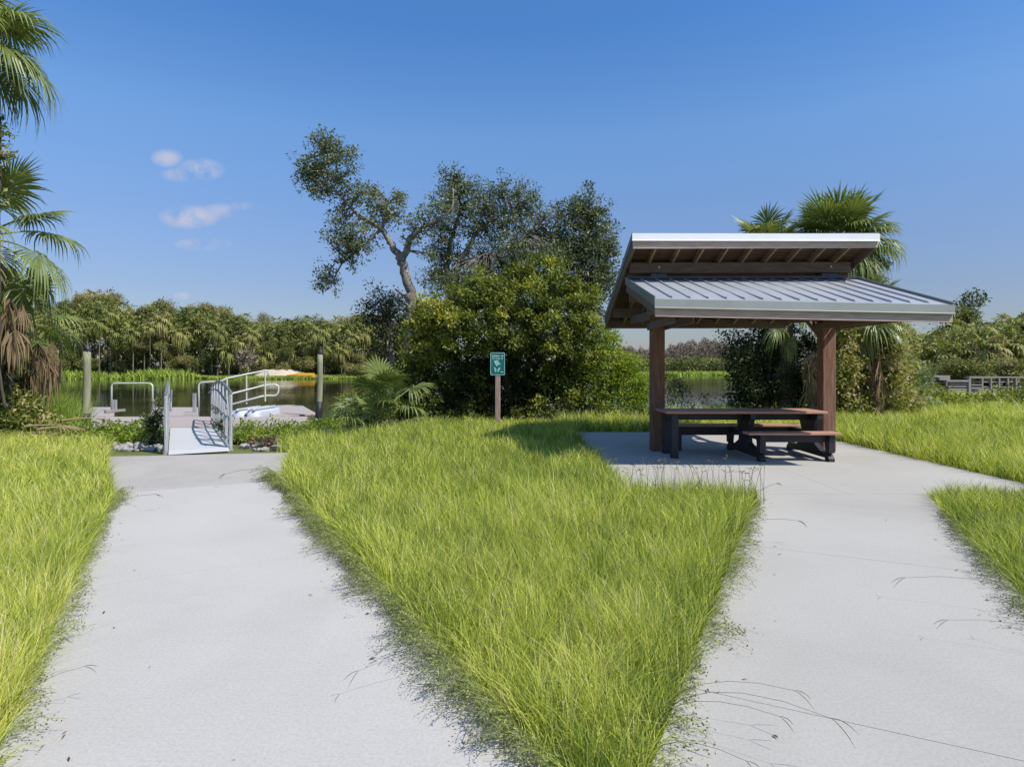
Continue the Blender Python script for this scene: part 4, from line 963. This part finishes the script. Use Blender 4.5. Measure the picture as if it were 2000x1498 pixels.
plant('low_shrub','low dark shrub strip along the far edge of the slab, left of the table','shrub',16.4,
 [],[(1190,815,50,14,0,.3),(1240,815,40,16,0,.35),(1290,812,40,22,.3,.4),(1130,815,40,14,0,.3),(1340,805,40,16,2.5,.4),(1400,806,40,16,2.5,.4),(1310,775,16,22,2.,.5),(1080,812,50,12,0,.4)],
 base=GD(1200,16.4),mat='dark',leaf=.08,rc=.18,dens=24,nper=34,tint=.55,shell=.3,twig=0,crown='foliage')
# willowy shrub by the water seen under the roof
plant('reed_shrub','thin dark shrub at the water edge, seen under the roof beside the left post','shrub',22.,
 [[(1330,800,0,.03),(1335,760,0,.02)]],
 [(1345,765,26,14,0,.3),(1370,775,22,10,0,.25),(1320,760,22,26,0,.5),(1335,740,14,18,0,.5),(1310,735,14,20,0,.55)],
 mat='dark',leaf=.09,rc=.2,dens=9,nper=22,tint=.4,shell=.2,twig=.006,crown='foliage',trunk='stems',trunk_sides=4)

# palmettos left of the big bush
def palmetto(label,px,py,D,R,n,H=.4,grp=None,kmax=5):
    b=GD(px,D); b[2]=hz(b[0],b[1]); root=empty('palmetto',tuple(b)); tag(root,label,'palmetto',grp)
    lib=frond_lib('live',R,R*1.0,26)
    for i in range(n):
        k=min(kmax-1,int(i/n*kmax)); ob=bpy.data.objects.new('frond',lib[k]); COL.objects.link(ob); ob.parent=root; ob.location=(rng.normal(0,.12),rng.normal(0,.12),H*rng.uniform(.55,1)); ob.rotation_euler=(rng.normal(0,.1),rng.normal(0,.12),i*2.4+rng.normal(0,.3)); s_=rng.uniform(.8,1.15); ob.scale=(s_,)*3
    return root
palmetto('tall pale-green palmetto with upright fan fronds left of the large bush',742,800,16.0,.82,22,2.1,kmax=4)
palmetto('lower palmetto with spreading fans behind the right piling',708,800,17.2,.75,14,.6)
palmetto('dark palmetto tucked against the foot of the large bush',790,805,17.2,.6,14,.5)
palmetto('bright green palmetto right of the vine-covered palms, before the boardwalk',1775,800,19.,.62,18,.5)
palmetto('low yellowish palmetto at the foot of the vine-covered palms',1745,812,18.3,.5,12,.2)
plant('weedy_shrub','yellowish weedy shrub at the water edge right of the dock','shrub',16.4,[],
 [(690,790,26,20,0,.7),(720,795,30,16,0,.6),(755,795,26,16,0,.5),(670,800,16,12,0,.7),(790,800,30,14,.2,.5)],base=GD(710,16.4),mat='lime',leaf=.08,rc=.18,dens=22,nper=30,twig=0,crown='foliage')

# cabbage palms behind the shelter
palm('tall cabbage palm whose full crown rises above the right end of the shelter roof',GD(1634,18.3),4.85,R=1.12,pet=.9,nf=76,nd=10,nseg=36,skirt=.3,tr=.2)
palm('shorter cabbage palm whose fan tips show above the middle of the shelter roof',GD(1500,20),5.0,R=.9,pet=.8,nf=30,nd=8,nseg=30,skirt=.3)
palm('low cabbage palm with fronds drooping below the roof, behind the table',GD(1535,18.0),2.65,R=.6,pet=.6,nf=18,nd=14,nseg=30,skirt=1.2,tr=.2)
palm('low vine-choked cabbage palm right of the right shelter post',GD(1690,17.2),2.75,R=.85,pet=.6,nf=22,nd=12,nseg=30,skirt=1.4,tr=.2)
def skirt(label,px,D,z0,z1,r,n):
    root=empty('dead_frond_skirt',tuple(GD(px,D))); tag(root,label,'dead fronds'); mb=MB()
    for i in range(n):
        z=rng.uniform(z0,z1); a_=rng.uniform(0,6.28); frond_mesh(mb,-1.2,.25,rng.uniform(.3,.65),6,.9,rows=4,az=a_,origin=(math.cos(a_)*r*rng.uniform(.2,1.1),math.sin(a_)*r*rng.uniform(.2,1),z+.3),width=rng.uniform(.2,.5),tint=rng.uniform(.2,.75),pw=0)
    mb.build('hanging_leaves',M['palm_dead'],root)
skirt('brown curtain of dead fronds hanging on a palm trunk left of the right post',1586,16.9,.1,1.9,.16,34)
skirt('brown curtain of dead fronds hanging on the trunk right of the right post',1710,16.5,.0,1.95,.18,36)
skirt('brown dead fronds hanging under the mid-height palm at the left edge',34,12.0,2.1,2.8,.2,12)
skirt('tan dead fronds hanging on the short palm at the left edge',85,13.4,1.4,2.0,.3,26)
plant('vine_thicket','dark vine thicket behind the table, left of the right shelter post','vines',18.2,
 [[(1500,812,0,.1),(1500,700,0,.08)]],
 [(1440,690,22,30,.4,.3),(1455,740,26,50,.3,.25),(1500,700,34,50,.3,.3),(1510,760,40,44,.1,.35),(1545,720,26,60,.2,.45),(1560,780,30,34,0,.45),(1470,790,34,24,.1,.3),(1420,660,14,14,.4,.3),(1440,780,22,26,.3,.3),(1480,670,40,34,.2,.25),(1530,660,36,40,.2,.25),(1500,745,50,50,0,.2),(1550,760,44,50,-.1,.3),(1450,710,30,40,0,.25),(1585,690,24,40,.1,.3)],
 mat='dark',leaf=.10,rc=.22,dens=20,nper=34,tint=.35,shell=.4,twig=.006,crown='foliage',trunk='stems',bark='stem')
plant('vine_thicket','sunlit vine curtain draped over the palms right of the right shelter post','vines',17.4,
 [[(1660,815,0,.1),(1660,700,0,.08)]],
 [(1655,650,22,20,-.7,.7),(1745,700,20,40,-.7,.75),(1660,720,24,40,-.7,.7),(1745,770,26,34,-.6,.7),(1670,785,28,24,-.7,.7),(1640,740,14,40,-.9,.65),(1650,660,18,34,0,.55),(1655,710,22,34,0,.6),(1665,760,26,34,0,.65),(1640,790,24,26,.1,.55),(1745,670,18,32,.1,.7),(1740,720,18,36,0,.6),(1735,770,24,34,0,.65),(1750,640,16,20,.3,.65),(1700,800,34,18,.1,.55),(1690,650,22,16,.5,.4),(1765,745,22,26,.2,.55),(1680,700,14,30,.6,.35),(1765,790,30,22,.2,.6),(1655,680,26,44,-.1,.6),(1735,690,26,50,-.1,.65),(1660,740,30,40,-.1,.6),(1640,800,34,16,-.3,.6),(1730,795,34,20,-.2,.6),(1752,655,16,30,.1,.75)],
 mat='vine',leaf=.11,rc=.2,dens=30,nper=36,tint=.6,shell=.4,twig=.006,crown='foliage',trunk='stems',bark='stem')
plant('vine_thicket','leafy vines hanging from the tall palm crown above the roof end','vines',18.,
 [[(1715,800,.3,.03),(1716,640,.3,.03),(1712,520,.2,.02)]],
 [(1700,520,24,26,0,.6),(1690,490,20,20,0,.6),(1712,550,14,18,0,.5),(1690,560,20,20,.2,.45),(1728,530,3,26,0,.3)],
 mat='vine',leaf=.08,rc=.15,dens=24,nper=30,tint=.55,shell=.3,twig=.005,crown='foliage',trunk='stems')

# ground plants on the right
plant('leafy_undergrowth','mixed leafy undergrowth in front of the boardwalk at the right edge','undergrowth',22.,[],
 [(1800,778,46,26,0,.5),(1850,786,44,22,0,.55),(1900,792,40,18,0,.6),(1950,790,40,20,0,.55),(2000,785,40,22,0,.5),(2050,785,40,24,0,.5),(1815,765,20,16,.5,.4),(1985,775,30,16,1,.3)],
 base=GD(1900,22),mat='bush',leaf=.11,rc=.24,dens=24,nper=28,twig=0,crown='foliage',tint=.55)

# left palms
palm('nearest tall cabbage palm at the left edge, its fans entering the top left corner',GD(-62,11.2),7.35,R=.95,pet=.72,nf=30,nd=0,nseg=38,lean=(.0,0),kmax=5)
palm('mid-height cabbage palm at the left edge with fronds drooping over the river',GD(-58,12.2),3.95,R=1.0,pet=1.0,nf=22,nd=12,nseg=38,skirt=.6,lean=(.25,0))
palm('short cabbage palm at the left edge, half brown fronds, behind the taller palms',GD(25,14.3),2.35,R=.9,pet=.8,nf=18,nd=14,nseg=30,skirt=.8,lean=(.1,0))
plant('vine_clump','vines and old fronds hanging on the left-edge palm stem','vines',11.4,
 [[(-20,830,0,.07),(-6,640,0,.06),(-4,420,0,.05),(-2,260,0,.04),(-10,150,0,.03)],[(10,800,.2,.03),(-5,700,.2,.02),(-12,600,.2,.02)]],
 [(2,270,14,30,0,.5),(8,300,10,12,0,.6),(-6,330,14,30,0,.5),(-4,240,12,16,0,.2),(-5,390,12,30,0,.4)],mat='vine',leaf=.09,rc=.12,dens=30,nper=16,tint=.5,twig=.006,crown='foliage',trunk='stems',bark='stem')
plant('leafy_thicket','dense dark thicket at the left edge under the palms','thicket',12.6,[[(20,840,0,.06),(20,740,0,.03)]],
 [(10,740,50,50,.5,.3),(-10,800,50,50,.2,.35),(30,790,34,36,.2,.4),(50,820,36,28,0,.55),(75,838,34,18,0,.62),(-20,700,50,44,.6,.35),(15,690,34,24,.8,.4),(100,850,26,12,-.1,.6)],
 mat='vine',leaf=.09,rc=.2,dens=28,nper=30,tint=.4,twig=.006,crown='foliage',trunk='stems',bark='stem')
def reeds(name,label,n,fx,fy,h,wd,mat,tint,kind='stuff',cat='reeds',sp=.15,leanr=.25,z=None,mbo=None):
    x=fx(n); y=fy(n,x); zz=hz(x,y) if z is None else np.full(n,z)
    mb=mbo or MB(); ld=rng.normal(0,1,(n,2)); blades(n,x,y,np.maximum(zz,-.55),h*rng.uniform(.5,1.2,n),wd*rng.uniform(.6,1.3,n),ld,np.abs(rng.normal(leanr,.2,n)),np.clip(rng.normal(tint,sp,n),0,1),3,mb,rnd=.2)
    if mbo: return
    o=mb.build(name,M[mat]); tag(o,label,cat,kind=kind); return o
def left_x(n): return (rng.triangular(10,60,180,n)-1000)/F
xs_=left_x(9000); ds=rng.uniform(14.2,21,9000)
reeds('feathery_reeds','bright feathery reeds at the left water edge beside the left piling',9000,lambda n:xs_*ds,lambda n,x:ds,1.15,.02,'reed',.4)
# plants by the gangway
plant('bank_groundcover','low leafy groundcover on the bank left of the gangway','groundcover',12.6,[],
 [(200,838,30,12,0,.5),(235,842,34,14,-.2,.55),(275,840,32,15,-.2,.6),(160,850,40,14,-.2,.55),(120,850,34,16,0,.6),(215,856,34,10,-.7,.55),(260,858,30,9,-.8,.55),(298,850,20,14,-.6,.45),(180,868,40,12,-1.1,.6)],
 base=GD(220,12.6,-.2),mat='lime',leaf=.075,rc=.14,dens=60,nper=22,twig=0,crown='foliage',tint=.55,shell=.2)
plant('tall_weed','tall dark seedy weed with pale upright spikes against the left gangway rail','plant',11.5,
 [[(300,880,0,.012),(302,820,0,.010),(306,778,0,.005)],[(305,880,0,.012),(312,830,0,.010),(318,790,0,.005)],[(296,880,0,.012),(288,840,0,.010),(283,812,0,.005)],[(310,880,0,.01),(300,840,0,.01),(294,800,0,.005)]],
 [(300,835,11,24,0,.25),(307,856,14,20,0,.2),(298,868,14,12,0,.25),(309,815,8,16,0,.4),(303,787,2.5,13,0,.9),(316,798,2.5,12,0,.85),(292,815,4,12,0,.7),(285,822,4,12,0,.8)],
 mat='dark',leaf=.05,rc=.06,dens=260,nper=16,twig=.003,crown='leaves',trunk='stems',tint=.4,trunk_sides=4,shell=.1)
plant('bank_weeds','fresh green weeds on the bank right of the gangway','weeds',12.6,[],
 [(478,835,22,14,0,.6),(510,838,30,14,0,.6),(545,838,30,13,.2,.62),(580,836,34,12,.4,.6),(620,832,34,11,.8,.55),(655,828,30,10,1.2,.6),(475,852,18,10,-.6,.55),(500,853,24,8,-.6,.6),(535,850,24,9,-.5,.6),(570,848,30,9,-.3,.62)],
 base=GD(540,12.6,-.2),mat='lime',leaf=.07,rc=.13,dens=64,nper=20,twig=0,crown='foliage',tint=.6,shell=.2)
plant('dry_brush_heap','small heap of brown dry brush beside the pale rocks right of the gangway','brush',11.5,[],
 [(520,862,24,9,0,.4),(526,864,18,8,-.1,.5)],base=GD(520,11.5,-.05),mat='brown',leaf=.06,rc=.07,dens=180,nper=18,twig=0,crown='crown',tint=.45,shell=.1)  # crown part is a heap of loose dry twigs
plant('gangway_weed','small dark weed growing up through the right gangway rail','plant',12.4,[[(440,855,0,.01),(425,820,0,.008),(419,800,0,.004)]],
 [(424,822,9,10,0,.3),(420,803,6,8,0,.4),(436,842,5,12,0,.3),(428,835,7,8,0,.3)],mat='dark',leaf=.045,rc=.06,dens=160,nper=14,twig=.003,crown='leaves',trunk='stem',tint=.4,trunk_sides=4)
for i,(px,D,sp) in enumerate(((35,12.,'dead palm fronds lying in the grass at the left, below the thicket'),)):
    root=empty('fallen_frond',tuple(GD(px+30,D,.1))); tag(root,sp,'dead fronds'); mb=MB()
    for k in range(5): frond_mesh(mb,.12,.5,.5,12,.3,rows=4,az=rng.uniform(-.6,1.2),origin=(rng.normal(0,.3),rng.normal(0,.2),.08*k),width=.5,tint=.6)
    mb.build('dry_leaves',M['palm_dead'],root)

# ------------------------------------------------------------------ far shores
def crown_proto(kind):
    mb=MB()
    if kind=='palm':
        for i in range(20):
            f=(i+.5)/20; el=1.3-2.1*f; frond_mesh(mb,el,1.0,1.05,9,.5+.8*f,rows=4,az=i*2.4,origin=(0,0,0),tint=.35+.3*rng.random(),pw=0)
        for i in range(6): frond_mesh(mb,-1.1,.8,.9,5,.9,rows=4,az=i*1.1,origin=(0,0,-.2),width=.4,tint=.95,pw=0)
        return mb.mesh('palm_crown',M['far'])
    nb={'round':9,'tall':8,'bush':6}[kind]
    for i in range(nb):
        a_=rng.uniform(0,6.28); r=rng.uniform(0,.6); 
        if kind=='round': c=np.array([math.cos(a_)*r,math.sin(a_)*r,rng.uniform(.0,.75)]); R=rng.uniform(.3,.5)
        elif kind=='tall': c=np.array([math.cos(a_)*r*.6,math.sin(a_)*r*.6,rng.uniform(-.1,1.3)]); R=rng.uniform(.25,.42)
        else: c=np.array([math.cos(a_)*r,math.sin(a_)*r,rng.uniform(-.1,.35)]); R=rng.uniform(.3,.5)
        p,d=ellipsoid_pts(46,.5); cc=c+p*R; clump_leaves(mb,cc,d,9,.16,.10,.45+rng.normal(0,.14),.12)
    return mb.mesh(kind+'_crown',M['far'])
PR={k:[crown_proto(k) for _ in range(n)] for k,n in(('palm',3),('round',3),('tall',3),('bush',3))}
TRK={}
def trunk_proto(mat,r):
    mb=MB(); mb.tube([[0,0,-1],[.02,0,-.5],[0,.02,0]],[r,r*.8,r*.5],6); return mb.mesh('trunk',M[mat])
TP={'palm':trunk_proto('pbark',.17),'round':trunk_proto('bark',.12),'tall':trunk_proto('bark',.1),'bush':None}
def fartree(name,kind,x,y,ztop,size,label,cat,group,i):
    me=PR[kind][i%3]; hgt={'palm':1.35,'round':1.15,'tall':1.6,'bush':.75}[kind]*size
    z0=float(hz(np.array(x),np.array(y))); zc=ztop-hgt
    root=empty(name,(x,y,z0)); tag(root,label,cat,group)
    c=bpy.data.objects.new('crown',me); COL.objects.link(c); c.parent=root; c.location=(0,0,zc-z0); c.scale=(size*rng.uniform(.85,1.15),size,size*rng.uniform(.9,1.1)); c.rotation_euler=(0,0,rng.uniform(0,6.28))
    if TP[kind]:
        t=bpy.data.objects.new('trunk',TP[kind]); COL.objects.link(t); t.parent=root; hh=max(.5,zc-z0+.2); t.location=(0,0,zc-z0+.1); t.scale=(size*.6,size*.6,hh+.2)
    return root
# left far bank: skyline heights in photo pixels
skx=[20,120,150,185,230,260,290,310,340,375,400,430,470,500,540,580,620,680,720,800]
sky_=[600,590,572,565,575,598,590,582,600,585,580,602,598,610,615,605,612,608,610,615]
i=0
for px in np.arange(60,830,15.):
    D=rng.uniform(108,118); top=np.interp(px,skx,sky_)+rng.uniform(-6,16); x=px2(px,D); zt=HC-(top-HY)/F*D
    k=['palm','round','tall','round'][i%4]
    fartree('broadleaf_tree' if k!='palm' else 'cabbage_palm',k,x,D,zt,rng.uniform(1.7,2.8)if k!='palm' else rng.uniform(.85,1.15),
      'broadleaf tree on the skyline of the far left shore' if k!='palm' else 'cabbage palm on the skyline of the far left shore','tree' if k!='palm' else 'palm tree','skyline trees across the river at left' if k!='palm' else 'skyline palms across the river at left',i); i+=1
for px in np.arange(40,830,11.):
    D=rng.uniform(100,108); top=np.interp(px,skx,sky_)+rng.uniform(14,72); x=px2(px,D); zt=HC-(top-HY)/F*D
    fartree('cabbage_palm','palm',x,D,zt,rng.uniform(.8,1.15),'cabbage palm in the front row of the far left shore','palm tree','front palms across the river at left',i); i+=1
for px in np.arange(40,830,13.):
    D=rng.uniform(99,104.5); top=rng.uniform(660,706); x=px2(px,D); zt=HC-(top-HY)/F*D
    fartree('waterside_bush','bush',x,D,zt,rng.uniform(1.2,2.2),'rounded bush at the foot of the far left shore','bush','waterside bushes across the river at left',i); i+=1
o=fartree('broadleaf_tree','round',px2(185,122),122,HC-(562-HY)/F*122,5.,'highest round grey-green tree on the far left skyline, above the left piling','tree',None,0)
# big mass behind
def mass(name,label,px0,px1,D0,D1,ytop,ybot,n,leaf,mat,tint,sp=.14):
    px=rng.uniform(px0,px1,n); D=rng.uniform(D0,D1,n); yt=ytop(px); u_=rng.random(n); py=yt+(ybot-yt)*u_
    lump=vnoise(px*.05,py*.07,11); c=np.stack([(px-1000)/F*D,D+ (lump-.5)*6,HC-(py-HY)/F*D],1)
    mb=MB(); L_=leaf*rng.uniform(.6,1.4,n); leaves(mb,c,rng.normal(0,1,(n,3)),rng.normal(0,.6,(n,3))+[0,-.5,.7],L_,L_*.6,np.clip(tint+(lump-.5)*.6+rng.normal(0,sp,n),0,1))
    o=mb.build(name,M[mat]); tag(o,label,'woodland',kind='stuff'); return o
mass('far_undergrowth','tangled undergrowth filling between the palms across the river at left',30,840,104,120,lambda p:np.interp(p,skx,sky_)+24,728,64000,.55,'far',.33)
mass('far_brush','bare brown brush along the far bank seen under the roof',1160,1460,152,168,lambda p:np.interp(p,[1160,1210,1260,1310,1340,1380,1430,1460],[672,675,683,676,668,662,676,670])+rng.uniform(0,9,len(p))+5*np.sin(p*.31),722,42000,.38,'farbrown',.55)
mass('far_bank_green','dark green scrub at the water line under the brown brush',1160,1470,146,151,lambda p:698+rng.uniform(0,6,len(p)),726,9000,.5,'far',.5)
for j,(px,top,sz) in enumerate(((1190,668,3.5),(1225,672,3),(1262,676,3),(1320,668,3.2),(1350,662,3),(1385,660,3.4),(1412,668,3))):
    D=158+j%3*3; t=fartree('bare_tree','round',px2(px,D),D,HC-(top-HY)/F*D,sz*.95,'greyish bare-twigged tree on the bank seen beneath the shelter roof','tree','bare trees seen beneath the roof',j)
    for c in bpy.data.objects:
        pass
PRB=PR['round'][0].copy(); PRB.materials.clear(); PRB.materials.append(M['farbrown'])
for ob in list(bpy.data.objects):
    if ob.parent and ob.parent.name.startswith('bare_tree') and ob.name.startswith('crown'): ob.data=PRB
# marsh strips
n=16000
x=rng.uniform(-92,-22,n); yf=np.interp(x,FB[:,0],FB[:,1])+2.5*np.sin(x*.21); y=yf-rng.uniform(-2,4.0,n)*(.5+.8*vnoise(x*.12,y0:=x*0,4))
mb=MB(); blades(n,x,y,np.full(n,-.52),rng.uniform(.2,.65,n),rng.uniform(.12,.3,n),rng.normal(0,1,(n,2)),np.abs(rng.normal(.5,.3,n)),np.clip(rng.normal(.6,.2,n)+.5*(vnoise(x*.3,y*.3,8)-.5),0,1),2,mb)
x=rng.uniform(-92,-50,5000); y=np.interp(x,FB[:,0],FB[:,1])-rng.uniform(-3,7,5000); blades(5000,x,y,np.full(5000,-.5),rng.uniform(.6,1.8,5000)*(.4+vnoise(x*.2,y*.2,6)),rng.uniform(.12,.3,5000),rng.normal(0,1,(5000,2)),np.abs(rng.normal(.2,.2,5000)),np.clip(rng.normal(.55,.2,5000),0,1),2,mb)
n=9000; x=rng.uniform(20,70,n); y=np.interp(x,FB[:,0],FB[:,1])-rng.uniform(-3,14,n); blades(n,x,y,np.full(n,-.5),rng.uniform(.4,1.1,n),rng.uniform(.15,.4,n),rng.normal(0,1,(n,2)),np.abs(rng.normal(.3,.2,n)),np.clip(rng.normal(.6,.2,n),0,1),2,mb)
o=mb.build('marsh_plants',M['reed']); tag(o,'bright green marsh plants along the far water line','marsh plants',kind='stuff')
# dead grey bush
plant('grey_dead_bush','pale grey leafless bush on the far shore behind the launch handrail','bush',96,[],[(480,707,17,18,0,.8),(484,702,14,14,0,.8)],base=GD(480,96,0),mat='farbrown',leaf=.45,rc=.8,dens=1.2,nper=24,twig=0,crown='crown',tint=.9)  # crown part stands for bare twigs

# right treeline
rkx=[1700,1760,1840,1870,1900,1930,1960,2000,2060,2120]; rky=[655,645,640,625,622,628,615,606,604,604]
i=0
for px in np.arange(1725,2130,22.):
    D=rng.uniform(52,58); top=np.interp(px,rkx,rky)+rng.uniform(-2,8); x=px2(px,D); zt=HC-(top-HY)/F*D; k=['palm','round','round','palm'][i%4]
    fartree('cabbage_palm' if k=='palm' else 'broadleaf_tree',k,x,D,zt,.95 if k=='palm' else rng.uniform(1.2,1.9),'cabbage palm on top of the tree line at right' if k=='palm' else 'broadleaf tree on top of the tree line at right','palm tree' if k=='palm' else 'tree','skyline palms at right' if k=='palm' else 'skyline trees at right',i); i+=1
for px in np.arange(1720,2120,15.):
    D=rng.uniform(46,52); top=np.interp(px,rkx,rky)+rng.uniform(22,60); x=px2(px,D); zt=HC-(top-HY)/F*D
    fartree('cabbage_palm','palm',x,D,zt,rng.uniform(.75,1.05),'cabbage palm in the middle of the tree line at right','palm tree','middle palms at right',i); i+=1
for px in np.arange(1720,2120,19.):
    D=rng.uniform(42,46); top=rng.uniform(690,715); x=px2(px,D); zt=HC-(top-HY)/F*D
    fartree('dark_bush','bush',x,D,zt,rng.uniform(1.1,1.6),'dark bush behind the boardwalk at right','bush','dark bushes behind the boardwalk',i); i+=1
mass('right_undergrowth','dense undergrowth between the palms behind the boardwalk',1715,2120,47,58,lambda p:np.interp(p,rkx,rky)+14,760,26000,.30,'far',.38)
fartree('broadleaf_tree','tall',px2(1888,64),64,HC-(578-HY)/F*64,3.0,'single grey-green tree standing highest at right, beside the roof corner','tree',None,1)
fartree('broadleaf_tree','round',px2(1872,62),62,HC-(598-HY)/F*62,2.2,'rounded grey-green tree partly hidden by the right roof corner','tree',None,2)
